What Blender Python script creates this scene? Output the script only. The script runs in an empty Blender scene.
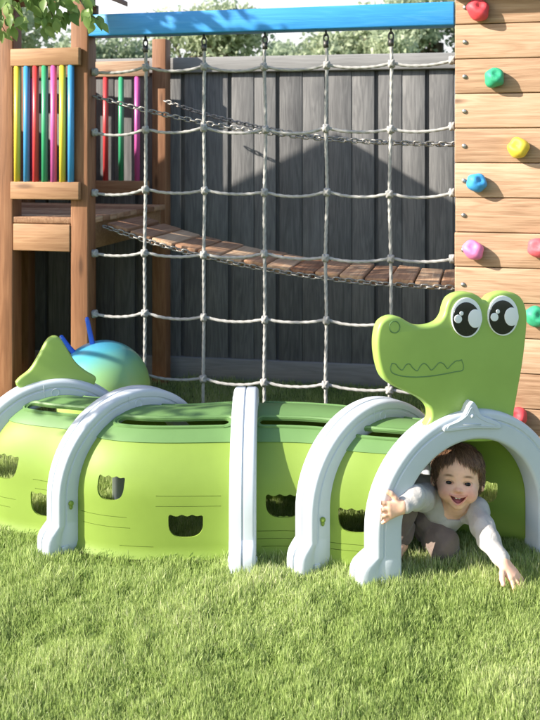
import bpy, bmesh, math, random
import numpy as np
from mathutils import Vector, Matrix, Quaternion
from mathutils import geometry as mgeo

random.seed(7); rng = np.random.default_rng(7)
SC = bpy.context.scene
COL = SC.collection
PI = math.pi
R = math.radians

# ------------------------------------------------------------------ camera model
F_PX, CX, YH, CAMH = 900.0, 270.0, 150.0, 1.34
cam_d = bpy.data.cameras.new('camera'); cam = bpy.data.objects.new('camera', cam_d); COL.objects.link(cam)
cam.location = (0, 0, CAMH); cam.rotation_euler = (R(90), 0, 0)
cam_d.sensor_fit = 'VERTICAL'; cam_d.sensor_height = 36; cam_d.sensor_width = 27
cam_d.lens = F_PX / 720 * 36
cam_d.shift_y = -(360 - YH) / 720
cam_d.clip_start = 0.05; cam_d.clip_end = 600
cam_d.dof.use_dof = True; cam_d.dof.focus_distance = 2.8; cam_d.dof.aperture_fstop = 45e-3 / 0.0072
SC.camera = cam

def at(px, py, d):
    """world point at depth d behind the pixel (photo pixels)"""
    return Vector(((px - CX) / F_PX * d, d, CAMH - (py - YH) / F_PX * d))
def onplane(px, py, p0, n):
    dr = Vector(((px - CX) / F_PX, 1, -(py - YH) / F_PX)); c = Vector((0, 0, CAMH))
    return c + dr * ((Vector(p0) - c).dot(n) / dr.dot(n))

# ------------------------------------------------------------------ object helpers
def tag(o, label=None, cat=None, group=None, kind=None):
    if label: o['label'] = label
    if cat: o['category'] = cat
    if group: o['group'] = group
    if kind: o['kind'] = kind
    return o
def empty(name, loc=(0, 0, 0), rz=0.0):
    o = bpy.data.objects.new(name, None); COL.objects.link(o)
    o.location = loc; o.rotation_euler = (0, 0, rz); o.empty_display_size = 0.1
    return o

class MB:
    """collects shapes, builds one mesh; each island carries a random value 'rnd'"""
    def __init__(s): s.v = []; s.f = []; s.r = []; s.sm = []
    def add(s, vs, fs, rnd=None, smooth=False):
        o = len(s.v); rr = random.random() if rnd is None else rnd
        s.v += [tuple(p) for p in vs]; s.r += [rr] * len(vs)
        s.f += [tuple(i + o for i in f) for f in fs]; s.sm += [smooth] * len(fs)
    def box(s, x0, x1, y0, y1, z0, z1, rnd=None, M=None):
        vs = [Vector(p) for p in ((x0,y0,z0),(x1,y0,z0),(x1,y1,z0),(x0,y1,z0),(x0,y0,z1),(x1,y0,z1),(x1,y1,z1),(x0,y1,z1))]
        if M: vs = [M @ p for p in vs]
        s.add(vs, [(0,3,2,1),(4,5,6,7),(0,1,5,4),(1,2,6,5),(2,3,7,6),(3,0,4,7)], rnd)
    def tube(s, pts, rad, n=10, rnd=None, cap=True, lobes=0, pitch=0.05, lobe=0.12):
        pts = [Vector(p) for p in pts]; m = len(pts)
        rads = rad if isinstance(rad, (list, tuple)) else [rad] * m
        t0 = (pts[1] - pts[0]).normalized()
        up = Vector((0, 0, 1)) if abs(t0.z) < .9 else Vector((1, 0, 0))
        u = t0.cross(up).normalized(); vs = []; L = 0
        for i in range(m):
            t = (pts[min(i+1, m-1)] - pts[max(i-1, 0)]).normalized()
            u = (u - t * u.dot(t)).normalized(); w = t.cross(u)
            if i: L += (pts[i] - pts[i-1]).length
            ph = 2 * PI * L / pitch
            for k in range(n):
                th = 2 * PI * k / n
                rr = rads[i] * ((1 - lobe) + lobe * math.cos(lobes * (th - ph / max(lobes, 1))) if lobes else 1)
                vs.append(pts[i] + (u * math.cos(th) + w * math.sin(th)) * rr)
        fs = []
        for i in range(m - 1):
            for k in range(n):
                a = i*n + k; b = i*n + (k+1) % n
                fs.append((a, b, b + n, a + n))
        if cap:
            fs.append(tuple(reversed(range(n)))); fs.append(tuple(range((m-1)*n, m*n)))
        s.add(vs, fs, rnd, True)
    def ball(s, c, rx, ry=None, rz=None, nu=20, nv=12, M=None, fn=None, rnd=None):
        ry = ry or rx; rz = rz or rx; c = Vector(c); vs = []
        def P(d):
            k = fn(d) if fn else 1.0
            p = Vector((d.x*rx*k, d.y*ry*k, d.z*rz*k))
            return c + ((M @ p) if M else p)
        vs.append(P(Vector((0,0,1))))
        for j in range(1, nv):
            ph = PI * j / nv
            for i in range(nu):
                th = 2*PI*i/nu
                vs.append(P(Vector((math.sin(ph)*math.cos(th), math.sin(ph)*math.sin(th), math.cos(ph)))))
        vs.append(P(Vector((0,0,-1)))); e = len(vs)-1; fs = []
        for i in range(nu):
            fs.append((0, 1+i, 1+(i+1)%nu)); b = 1+(nv-2)*nu
            fs.append((e, b+(i+1)%nu, b+i))
        for j in range(nv-2):
            for i in range(nu):
                a = 1+j*nu+i; b = 1+j*nu+(i+1)%nu
                fs.append((a, a+nu, b+nu, b))
        s.add(vs, fs, rnd, True)
    def torus(s, M, r1, r2, n1=20, n2=8, sx=1.0, sy=1.0, rnd=None):
        vs = []; fs = []
        for i in range(n1):
            a = 2*PI*i/n1
            for k in range(n2):
                b = 2*PI*k/n2
                vs.append(M @ Vector(((r1+r2*math.cos(b))*math.cos(a)*sx, (r1+r2*math.cos(b))*math.sin(a)*sy, r2*math.sin(b))))
        for i in range(n1):
            for k in range(n2):
                fs.append((i*n2+k, ((i+1)%n1)*n2+k, ((i+1)%n1)*n2+(k+1)%n2, i*n2+(k+1)%n2))
        s.add(vs, fs, rnd, True)
    def build(s, name, mat, parent=None, origin=(0,0,0), bevel=0, seg=2, label=None):
        me = bpy.data.meshes.new(name)
        og = Vector(origin)
        me.from_pydata([Vector(p) - og for p in s.v], [], s.f); me.update()
        a = me.attributes.new('rnd', 'FLOAT', 'POINT'); a.data.foreach_set('value', s.r)
        me.polygons.foreach_set('use_smooth', s.sm)
        me.materials.append(mat)
        o = bpy.data.objects.new(name, me); COL.objects.link(o)
        if parent: o.parent = parent
        if bevel:
            m = o.modifiers.new('bevel', 'BEVEL'); m.width = bevel; m.segments = seg; m.limit_method = 'ANGLE'; m.angle_limit = R(40)
            for p in me.polygons: p.use_smooth = True
            e = o.modifiers.new('split', 'EDGE_SPLIT'); e.split_angle = R(50)
        if label: o['label'] = label
        return o

# ------------------------------------------------------------------ materials
def newmat(name):
    m = bpy.data.materials.new(name); m.use_nodes = True
    nt = m.node_tree; b = nt.nodes['Principled BSDF']
    return m, nt, b
def N(nt, typ, **kw):
    n = nt.nodes.new(typ)
    for k, v in kw.items():
        if k in n.inputs: n.inputs[k].default_value = v
        else: setattr(n, k, v)
    return n
def ramp(nt, fac, stops):
    n = nt.nodes.new('ShaderNodeValToRGB'); e = n.color_ramp.elements
    while len(e) > 1: e.remove(e[-1])
    e[0].position, e[0].color = stops[0][0], (*stops[0][1], 1)
    for p, c in stops[1:]:
        k = e.new(p); k.color = (*c, 1)
    nt.links.new(fac, n.inputs['Fac']); return n
def mul(c, k): return tuple(x * k for x in c)

def plastic(name, col, rough=.44, var=.10, bump=.12, scale=9, sss=0.0, trans=0.0):
    m, nt, b = newmat(name); L = nt.links
    tc = N(nt, 'ShaderNodeTexCoord')
    n = N(nt, 'ShaderNodeTexNoise', Scale=scale, Detail=5.0, Roughness=.6); L.new(tc.outputs['Object'], n.inputs['Vector'])
    r = ramp(nt, n.outputs['Fac'], [(.3, mul(col, 1-var)), (.7, mul(col, 1+var*.6))])
    L.new(r.outputs['Color'], b.inputs['Base Color'])
    f = N(nt, 'ShaderNodeTexNoise', Scale=420.0, Detail=2.0); L.new(tc.outputs['Object'], f.inputs['Vector'])
    bp = N(nt, 'ShaderNodeBump', Strength=bump, Distance=.0015); L.new(f.outputs['Fac'], bp.inputs['Height']); L.new(bp.outputs['Normal'], b.inputs['Normal'])
    rr = N(nt, 'ShaderNodeMapRange'); rr.inputs[3].default_value = rough-.07; rr.inputs[4].default_value = rough+.1
    L.new(n.outputs['Fac'], rr.inputs[0]); L.new(rr.outputs[0], b.inputs['Roughness'])
    if trans:      # thin moulded polyethylene lets some light through
        t = N(nt, 'ShaderNodeBsdfTranslucent'); L.new(r.outputs['Color'], t.inputs['Color']); mx = N(nt, 'ShaderNodeMixShader'); mx.inputs[0].default_value = trans
        L.new(b.outputs[0], mx.inputs[1]); L.new(t.outputs[0], mx.inputs[2]); L.new(mx.outputs[0], nt.nodes['Material Output'].inputs['Surface'])
    if sss:
        b.inputs['Subsurface Weight'].default_value = sss; b.inputs['Subsurface Radius'].default_value = (.01,.01,.004); b.inputs['Subsurface Scale'].default_value = .6
    return m

def wood(name, c0, c1, c2, axis='X', rough=.62, knots=True, grain=1.0, bump=.35, vary=.45, fine=1.0):
    """c0 dark, c1 mid, c2 light; grain runs along axis; every board reads 'rnd' for its own tone"""
    m, nt, b = newmat(name); L = nt.links
    tc = N(nt, 'ShaderNodeTexCoord'); at_ = N(nt, 'ShaderNodeAttribute', attribute_name='rnd')
    off = N(nt, 'ShaderNodeVectorMath', operation='SCALE'); off.inputs[0].default_value = (37.1, 21.7, 53.3)
    L.new(at_.outputs['Fac'], off.inputs['Scale'])
    ad = N(nt, 'ShaderNodeVectorMath', operation='ADD'); L.new(tc.outputs['Object'], ad.inputs[0]); L.new(off.outputs[0], ad.inputs[1])
    st = {'X': (1.4, 16, 16), 'Y': (16, 1.4, 16), 'Z': (16, 16, 1.4)}[axis]
    mp = N(nt, 'ShaderNodeMapping'); mp.inputs['Scale'].default_value = tuple(x*grain for x in st); L.new(ad.outputs[0], mp.inputs['Vector'])
    n1 = N(nt, 'ShaderNodeTexNoise', Scale=1.0, Detail=4.0, Distortion=.8); L.new(mp.outputs[0], n1.inputs['Vector'])
    # growth-ring bands: sine of the stretched noise
    ml = N(nt, 'ShaderNodeMath', operation='MULTIPLY'); ml.inputs[1].default_value = 34.0; L.new(n1.outputs['Fac'], ml.inputs[0])
    sn = N(nt, 'ShaderNodeMath', operation='SINE'); L.new(ml.outputs[0], sn.inputs[0])
    mp2 = N(nt, 'ShaderNodeMapping'); mp2.inputs['Scale'].default_value = tuple(x*9*grain if x > 5 else x*4*grain for x in st); L.new(ad.outputs[0], mp2.inputs['Vector'])
    n2 = N(nt, 'ShaderNodeTexNoise', Scale=1.0, Detail=3.0, Roughness=.6); L.new(mp2.outputs[0], n2.inputs['Vector'])
    s1 = N(nt, 'ShaderNodeMath', operation='MULTIPLY_ADD'); s1.inputs[1].default_value = .085; s1.inputs[2].default_value = .5; L.new(sn.outputs[0], s1.inputs[0])
    s2 = N(nt, 'ShaderNodeMath', operation='MULTIPLY_ADD'); s2.inputs[1].default_value = .55*fine; s2.inputs[2].default_value = -.275*fine; L.new(n2.outputs['Fac'], s2.inputs[0])
    s3 = N(nt, 'ShaderNodeMath', operation='ADD'); L.new(s1.outputs[0], s3.inputs[0]); L.new(s2.outputs[0], s3.inputs[1])
    s4 = N(nt, 'ShaderNodeMath', operation='MULTIPLY_ADD'); s4.inputs[1].default_value = vary; s4.inputs[2].default_value = -vary/2; L.new(at_.outputs['Fac'], s4.inputs[0])
    s5 = N(nt, 'ShaderNodeMath', operation='ADD'); L.new(s3.outputs[0], s5.inputs[0]); L.new(s4.outputs[0], s5.inputs[1])
    n3 = N(nt, 'ShaderNodeTexNoise', Scale=3.0, Detail=2.0); L.new(ad.outputs[0], n3.inputs['Vector'])
    s6 = N(nt, 'ShaderNodeMath', operation='MULTIPLY_ADD'); s6.inputs[1].default_value = .4; L.new(n3.outputs['Fac'], s6.inputs[0])
    s7 = N(nt, 'ShaderNodeMath', operation='ADD'); s7.inputs[1].default_value = -.2; L.new(s5.outputs[0], s6.inputs[2]); L.new(s6.outputs[0], s7.inputs[0])
    r = ramp(nt, s7.outputs[0], [(.12, c0), (.5, c1), (.88, c2)])
    colr = r.outputs['Color']
    if knots:
        kst = {'X': (2.2, 9, 9), 'Y': (9, 2.2, 9), 'Z': (9, 9, 2.2)}[axis]
        mp3 = N(nt, 'ShaderNodeMapping'); mp3.inputs['Scale'].default_value = kst; L.new(ad.outputs[0], mp3.inputs['Vector'])
        vo = N(nt, 'ShaderNodeTexVoronoi', Scale=1.0); L.new(mp3.outputs[0], vo.inputs['Vector'])
        kr = ramp(nt, vo.outputs['Distance'], [(.05, (.85,.85,.85)), (.13, (0,0,0))])
        mx = N(nt, 'ShaderNodeMix', data_type='RGBA'); L.new(kr.outputs['Color'], mx.inputs['Factor'])
        L.new(colr, mx.inputs[6]); mx.inputs[7].default_value = (*mul(c0, .6), 1); colr = mx.outputs[2]
    L.new(colr, b.inputs['Base Color'])
    bp = N(nt, 'ShaderNodeBump', Strength=bump, Distance=.003); L.new(s3.outputs[0], bp.inputs['Height']); L.new(bp.outputs['Normal'], b.inputs['Normal'])
    b.inputs['Roughness'].default_value = rough; b.inputs['Specular IOR Level'].default_value = .35
    return m

def metal(name, col, rough=.35):
    m, nt, b = newmat(name); L = nt.links
    b.inputs['Metallic'].default_value = .9
    tc = N(nt, 'ShaderNodeTexCoord'); n = N(nt, 'ShaderNodeTexNoise', Scale=60.0, Detail=4.0); L.new(tc.outputs['Object'], n.inputs['Vector'])
    r = ramp(nt, n.outputs['Fac'], [(.35, mul(col, .55)), (.65, col)]); L.new(r.outputs['Color'], b.inputs['Base Color'])
    rr = N(nt, 'ShaderNodeMapRange'); rr.inputs[3].default_value = rough; rr.inputs[4].default_value = rough+.25
    L.new(n.outputs['Fac'], rr.inputs[0]); L.new(rr.outputs[0], b.inputs['Roughness'])
    return m

def leafmat(name, cols, trans=.35, rough=.5):
    """two-sided leaf: diffuse + translucent, tone from 'rnd'"""
    m, nt, b = newmat(name); L = nt.links
    at_ = N(nt, 'ShaderNodeAttribute', attribute_name='rnd')
    r = ramp(nt, at_.outputs['Fac'], [(i/(len(cols)-1), c) for i, c in enumerate(cols)])
    L.new(r.outputs['Color'], b.inputs['Base Color']); b.inputs['Roughness'].default_value = rough
    b.inputs['Specular IOR Level'].default_value = .3
    t = N(nt, 'ShaderNodeBsdfTranslucent'); L.new(r.outputs['Color'], t.inputs['Color'])
    mx = N(nt, 'ShaderNodeMixShader'); mx.inputs[0].default_value = trans
    L.new(b.outputs[0], mx.inputs[1]); L.new(t.outputs[0], mx.inputs[2])
    L.new(mx.outputs[0], nt.nodes['Material Output'].inputs['Surface'])
    return m

M = {}
M['pine'] = wood('pine_boards', (.21,.115,.062), (.39,.245,.152), (.50,.355,.245), 'X', vary=.26, fine=1.5, bump=.5)
M['post'] = wood('brown_post_wood', (.13,.053,.023), (.24,.108,.051), (.36,.185,.095), 'Z', vary=.25)
M['rail'] = wood('brown_rail_wood', (.22,.105,.05), (.36,.20,.105), (.48,.30,.17), 'X', vary=.3)
M['deck'] = wood('bridge_plank_wood', (.19,.085,.042), (.39,.22,.125), (.58,.40,.25), 'Y', vary=.62, knots=False)
M['roof'] = wood('roof_wood', (.10,.04,.02), (.19,.08,.04), (.28,.14,.07), 'Y', vary=.3)
M['bluebeam'] = wood('blue_painted_wood', (.025,.20,.56), (.045,.30,.70), (.09,.37,.76), 'X', vary=.1, knots=True, bump=.5, fine=.7, rough=.45)
M['fence'] = wood('grey_fence_board', (.068,.067,.070), (.138,.136,.136), (.24,.235,.23), 'Z', vary=.30, knots=False, rough=.7, grain=1.3, fine=1.35)
M['fencecap'] = wood('grey_fence_cap', (.17,.168,.166), (.255,.25,.246), (.34,.335,.33), 'X', vary=.2, knots=False, rough=.7)
M['lime'] = plastic('lime_green_plastic', (.245,.36,.055), .55, .05, trans=.22)
M['head'] = plastic('leaf_green_plastic', (.31,.455,.100), .42, .05)
M['green'] = plastic('mid_green_plastic', (.14,.265,.088), .45, .06, trans=.15)
M['grey'] = plastic('pale_blue_grey_plastic', (.53,.575,.63), .45, .04)
M['white'] = plastic('white_eye_plastic', (.82,.82,.84), .3, .02, .02)
M['black'] = plastic('black_eye_plastic', (.012,.012,.014), .25, .05, .02)
M['chain'] = metal('galvanised_chain', (.42,.40,.37), .38)
M['steel'] = metal('zinc_bolt', (.55,.54,.52), .3)
M['darksteel'] = metal('dark_shackle', (.12,.115,.11), .4)
M['rope'] = plastic('grey_rope', (.36,.35,.335), .85, .2, .5, 60)
M['bark'] = wood('bark', (.05,.035,.025), (.11,.08,.055), (.18,.14,.10), 'Z', vary=.2)
for k, c in dict(yellow=(.72,.56,.06), blue=(.06,.30,.62), red=(.62,.055,.06), green=(.05,.36,.17), magenta=(.60,.11,.36)).items():
    M['p_'+k] = plastic('picket_paint_'+k, c, .35, .06)
for k, c in dict(red=(.66,.06,.075), green=(.035,.36,.19), yellow=(.74,.55,.05), blue=(.045,.30,.64), pink=(.74,.20,.42), coral=(.72,.12,.15)).items():
    M['h_'+k] = plastic('hold_resin_'+k, c, .55, .12, .5, 40)

# ------------------------------------------------------------------ world, sun
SUNV = Vector((1.71, .56, -1.0)).normalized()           # travel direction
sd = -SUNV; EL = math.asin(sd.z); AZ = math.atan2(sd.x, sd.y)
w = bpy.data.worlds.new('World'); SC.world = w; w.use_nodes = True
nt = w.node_tree; bg = nt.nodes['Background']
sky = nt.nodes.new('ShaderNodeTexSky'); sky.sky_type = 'NISHITA'; sky.sun_disc = False
sky.sun_elevation = EL; sky.sun_rotation = AZ % (2*PI); sky.air_density = 1.0; sky.dust_density = 1.2; sky.ozone_density = .6
# bright white cloud low over the horizon, blue overhead
tcw = N(nt, 'ShaderNodeTexCoord'); spw = N(nt, 'ShaderNodeSeparateXYZ'); nt.links.new(tcw.outputs['Generated'], spw.inputs[0])
nzw = N(nt, 'ShaderNodeTexNoise', Scale=3.5, Detail=6.0, Roughness=.55); nt.links.new(tcw.outputs['Generated'], nzw.inputs['Vector'])
m1 = N(nt, 'ShaderNodeMath', operation='MULTIPLY_ADD'); m1.inputs[1].default_value = -2.6; m1.inputs[2].default_value = -.22; nt.links.new(spw.outputs['Z'], m1.inputs[0])
m0 = N(nt, 'ShaderNodeMath', operation='MULTIPLY_ADD'); m0.inputs[1].default_value = 1.0; nt.links.new(spw.outputs['Y'], m0.inputs[0]); nt.links.new(m1.outputs[0], m0.inputs[2])
m2 = N(nt, 'ShaderNodeMath', operation='ADD'); nt.links.new(m0.outputs[0], m2.inputs[0]); nt.links.new(nzw.outputs['Fac'], m2.inputs[1])
rw = ramp(nt, m2.outputs[0], [(.50,(0,0,0)),(.80,(1,1,1))])
mw = N(nt, 'ShaderNodeMix', data_type='RGBA'); nt.links.new(rw.outputs[0], mw.inputs['Factor']); nt.links.new(sky.outputs[0], mw.inputs[6]); mw.inputs[7].default_value = (4.4, 4.45, 4.5, 1)
nt.links.new(mw.outputs[2], bg.inputs['Color']); bg.inputs['Strength'].default_value = .13
sun_d = bpy.data.lights.new('sun', 'SUN'); sun_d.energy = 5.0; sun_d.angle = R(.5); sun_d.color = (1, .93, .82)
sun = bpy.data.objects.new('sun', sun_d); COL.objects.link(sun); sun.rotation_euler = SUNV.to_track_quat('-Z', 'Y').to_euler()
sun.location = (-4, -3, 6)
SC.view_settings.view_transform = 'Standard'; SC.view_settings.look = 'None'
SC.view_settings.gamma = 1; SC.view_settings.use_curve_mapping = False; SC.view_settings.exposure = 1.12
SC.render.engine = 'CYCLES'
SC.cycles.use_denoising = True; SC.cycles.max_bounces = 8; SC.cycles.transparent_max_bounces = 8
SC.cycles.caustics_reflective = False; SC.cycles.caustics_refractive = False

# ------------------------------------------------------------------ structure frame: a along the net, b away, z up
TH = R(13)
O = Vector(((88 - CX) / 224, 4.02, 0))
RV = Vector((math.cos(TH), -math.sin(TH), 0)); NV = Vector((math.sin(TH), math.cos(TH), 0))
def W(a, b, z=0): return O + RV * a + NV * b + Vector((0, 0, z))
def a_of(px, b):
    q = (px - CX) / F_PX
    # (O.x + RV.x a + NV.x b) = q (O.y + RV.y a + NV.y b)
    return (q * (O.y + NV.y * b) - O.x - NV.x * b) / (RV.x - q * RV.y)
def dep(a, b): return O.y + RV.y * a + NV.y * b
def z_of(py, a, b): return CAMH - (py - YH) / F_PX * dep(a, b)
def sthing(name, a, b, label, cat, group=None):
    o = empty(name, W(a, b), -TH); tag(o, label, cat, group); o['_o'] = (a, b, 0.0); return o
def sb(mb, name, mat, th, bevel=.004, label=None):
    return mb.build(name, mat, th, origin=tuple(th['_o']), bevel=bevel, label=label)

# ---- play tower
tw = sthing('play_tower', -.25, .45, 'brown wooden play tower with coloured round pickets at the left edge', 'play tower')
PW = .085
def post(a, b, z0, z1):
    m = MB(); m.box(a, a+PW, b, b+PW, z0, z1); sb(m, 'post', M['post'], tw, .006)
post(-PW, 0, 0, 2.22); post(-.369-PW, 0, 0, 2.4)
post(-PW-.036, 1.13, 0, 1.975); post(-.463-PW, 1.05, 0, 1.96); post(-.85-PW, 1.05, 0, 1.9)
post(-1.8, 0, 0, 2.0); post(-1.8, 1.05, 0, 1.96)
def rail(a0, a1, b0, b1, z0, z1, mat='rail'):
    m = MB(); m.box(a0, a1, b0, b1, z0, z1); sb(m, 'rail', M[mat], tw)
# front panel (stands proud of the posts)
rail(-.366, -.03, -.032, -.003, 1.718, 1.797)
rail(-.366, -.03, -.032, -.003, 1.118, 1.197)
# rear panel
rail(-.463+.002, -PW-.038, 1.065, 1.10, 1.758, 1.846, 'pine'); rail(-.463+.002, -PW-.038, 1.065, 1.10, 1.085, 1.165)
rail(-1.70, -.463-PW-.002, 1.065, 1.10, 1.758, 1.846, 'pine'); rail(-1.70, -.463-PW-.002, 1.065, 1.10, 1.085, 1.165)
PC = ['yellow','blue','red','green','magenta','yellow','blue']
def picket(a, b, z0, z1, col, r=.0145):
    m = MB(); m.tube([(a, b, z0), (a, b, z1)], r, 16)
    sb(m, 'picket', M['p_'+col], tw, 0, 'round %s picket of the tower railing' % ('pink' if col == 'magenta' else col))
for px, c in zip((17.5,27,36,45,54,62.8,71.2), PC):
    picket(a_of(px, -.014), -.0165, 1.19, 1.725, c)
for px, c in zip((105.5,121,137), ('red','green','magenta')):
    picket(a_of(px, 1.08), 1.083, 1.155, 1.765, c, .0155)
for i, c in enumerate(('blue','yellow','magenta')):
    picket(-.40 - .07 + .085*0 - .13*(i+1) + .02, .983+.1, 1.155, 1.765, c, .0155)
# deck
m = MB()
for i in range(12):
    m.box(-1.7, -.003, .004+i*.0855, .004+i*.0855+.081, 1.008, 1.036)
sb(m, 'deck', M['deck'], tw, .003)
def dbeam(a0, a1, b0, b1):
    m = MB(); m.box(a0, a1, b0, b1, .883, 1.005); sb(m, 'deck_beam', M['rail'], tw)
dbeam(-.367, -PW-.002, -.004, .034); dbeam(-.461, -PW-.038, 1.052, 1.085); dbeam(-PW+.01, -PW+.05, PW+.002, 1.045); dbeam(-1.7, -.369-PW-.002, .0, .034)
# solid board walls left of the open bay, unseen, added to shade the fence
m = MB()
for i in range(16):
    z0 = .15+i*.125
    if z0 > 2.1: break
    m.box(-1.715, -.369-PW-.003, .036, .06, z0, z0+.121)
sb(m, 'shade_wall', M['rail'], tw, .004)
m = MB()
for i in range(15):
    z0 = .15+i*.125
    m.box(-1.79, -1.765, PW+.004, 1.045, z0, z0+.121)
sb(m, 'shade_wall', M['rail'], tw, .004)
# gable roof, ridge front to back
ridge_a, ridge_z, eave_a, eave_z = -1.13, 2.74, .155, 1.985
def roofside(sgn):
    m = MB(); n = 7
    ea = eave_a if sgn > 0 else 2*ridge_a - eave_a
    for i in range(n):
        t0, t1 = i/n, (i+1)/n - .006
        a0 = ridge_a + (ea-ridge_a)*t0; a1 = ridge_a + (ea-ridge_a)*t1
        z0 = ridge_z + (eave_z-ridge_z)*t0; z1 = ridge_z + (eave_z-ridge_z)*t1
        b0, b1, T = -.42, .105, .022
        vs = [(a0,b0,z0),(a1,b0,z1),(a1,b1,z1),(a0,b1,z0),(a0,b0,z0+T),(a1,b0,z1+T),(a1,b1,z1+T),(a0,b1,z0+T)]
        fs = [(0,3,2,1),(4,5,6,7),(0,1,5,4),(1,2,6,5),(2,3,7,6),(3,0,4,7)]
        if sgn < 0: fs = [tuple(reversed(f)) for f in fs]
        m.add(vs, fs)
    sb(m, 'roof_panel', M['roof'], tw, .003)
roofside(1); roofside(-1)
m = MB()   # gable infill above the front wall
m.add([(-1.78,.037,2.0),(0,.037,2.0),(ridge_a,.037,2.70),(-1.78,.06,2.0),(0,.06,2.0),(ridge_a,.06,2.70)], [(0,1,2),(5,4,3),(0,3,4,1),(1,4,5,2),(2,5,3,0)])
sb(m, 'gable_board', M['roof'], tw, 0)
m = MB(); bp0 = Vector((-.0, .03, 1.86)); bp1 = Vector((.10, .03, 1.985))
m.box(-.005, .03, .02, .05, 1.952, 1.99); sb(m, 'brace', M['roof'], tw, .003)

# ---- blue beam
bm_ = sthing('support_beam', 0, .04, 'blue painted wooden beam that carries the rope net', 'beam')
WALL_A = a_of(455, 0)
m = MB(); m.box(.002, WALL_A-.002, -.004, .088, 1.848, 1.944); sb(m, 'beam', M['bluebeam'], bm_, .006)

# ---- climbing net
net = sthing('climbing_net', .8, .045, 'grey knotted rope climbing net hanging from the blue beam', 'climbing net')
NB = .045
NA = [a_of(x, NB) for x in (145.5, 204, 265, 326, 391)]
NZ = [1.704 - .2727*k for k in range(6)] + [.075]
jit = {}
for i in range(5):
    for k in range(7):
        jit[i, k] = (NA[i] + random.uniform(-.004, .004) - (.006*k/6 if i == 4 else 0), NB + random.uniform(-.006, .006), NZ[k] + random.uniform(-.006, .006))
def curve(pts, step=.0035):
    """Catmull-Rom through pts, sampled about every step"""
    P = [Vector(p) for p in pts]; P = [P[0]*2-P[1]] + P + [P[-1]*2-P[-2]]; out = []
    for i in range(1, len(P)-2):
        n = max(2, int((P[i+1]-P[i]).length/step))
        for j in range(n):
            t = j/n
            out.append(.5*((2*P[i]) + (P[i+1]-P[i-1])*t + (2*P[i-1]-5*P[i]+4*P[i+1]-P[i+2])*t*t + (3*P[i]-P[i-1]-3*P[i+1]+P[i+2])*t**3))
    out.append(P[-2]); return out
for i in range(5):
    pts = [(NA[i], NB, 1.80)] + [jit[i, k] for k in range(7)] + [(NA[i], NB, .0)]
    m = MB(); m.tube(curve(pts), .0080, 12, lobes=3, pitch=.038, lobe=.12); sb(m, 'rope', M['rope'], net, 0)
    m = MB()                                    # thimble, ferrule, eye bolt under the beam
    for s_ in (1,):
        m.torus(Matrix.Translation((NA[i], NB, 1.815)) @ Matrix.Rotation(R(90), 4, 'X'), .010, .0035, 16, 8, 1, 1.6)
        m.tube([(NA[i], NB, 1.775), (NA[i], NB, 1.803)], .0115, 12)
        m.torus(Matrix.Translation((NA[i], NB, 1.836)) @ Matrix.Rotation(R(90), 4, 'Y'), .009, .0032, 14, 8)
        m.tube([(NA[i], NB, 1.842), (NA[i], NB, 1.86)], .004, 8)
    sb(m, 'shackle', M['darksteel'], net, 0)
for k in range(7):
    sub = [(.006, NB, NZ[k] - .012 + (.0 if k else .0))]
    row = [sub[0]] + [jit[i, k] for i in range(5)] + [(WALL_A-.004, NB, NZ[k]+.006)]
    pts = []
    for j in range(len(row)-1):
        p, q = Vector(row[j]), Vector(row[j+1]); sag = random.uniform(.011, .019)
        for t in (0, .25, .5, .75):
            r_ = p.lerp(q, t); r_.z -= sag*4*t*(1-t); pts.append(r_)
    pts.append(Vector(row[-1]))
    m = MB(); m.tube(curve(pts), .0073, 12, lobes=3, pitch=.036, lobe=.12); sb(m, 'rope', M['rope'], net, 0)
    for j, p in enumerate(row):
        m = MB(); p = Vector(p); end = j in (0, len(row)-1)
        off = Vector((.006 if j == 0 else -.008, 0, 0)) if end else Vector((0, -.003, 0))
        q = random.uniform(0, 6)
        m.ball(p+off, .0165, .016, .0175, 18, 12, fn=lambda d: 1+.10*math.sin(5*d.x+7*d.z+q)+.05*math.sin(22*(d.x+d.z)))
        for ang in (35, -40):
            m.torus(Matrix.Translation(p+off) @ Matrix.Rotation(R(ang+random.uniform(-12,12)), 4, 'Y') @ Matrix.Rotation(R(random.uniform(-15,15)), 4, 'X') @ Matrix.Rotation(R(90), 4, 'Y'), .0140, .0068, 18, 8)
        sb(m, 'knot', M['rope'], net, 0)

# ---- chains
def chain_mb(pts, link=.036, wr=.0036, wid=.011):
    pts = curve(pts, .004); m = MB(); L = 0; nxt = 0; k = 0; pitch = link - 2.6*wr
    for i in range(1, len(pts)):
        L += (pts[i]-pts[i-1]).length
        if L >= nxt:
            t = (pts[i]-pts[i-1]).normalized()
            q = t.to_track_quat('X', 'Z').to_matrix().to_4x4()
            Mx = Matrix.Translation(pts[i]) @ q @ Matrix.Rotation(R(90*(k % 2)+random.uniform(-14,14)+20), 4, 'X')
            # stadium-shaped link
            h = link/2 - wid/1.0; loop = []
            for j in range(8): a = -PI/2+PI*j/7; loop.append(Vector((h+wid*.85*math.cos(a), wid*.85*math.sin(a), 0)))
            for j in range(8): a = PI/2+PI*j/7; loop.append(Vector((-h+wid*.85*math.cos(a), wid*.85*math.sin(a), 0)))
            loop.append(loop[0])
            m.tube([Mx @ p for p in loop], wr, 6, cap=False)
            nxt += pitch; k += 1
    return m

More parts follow.
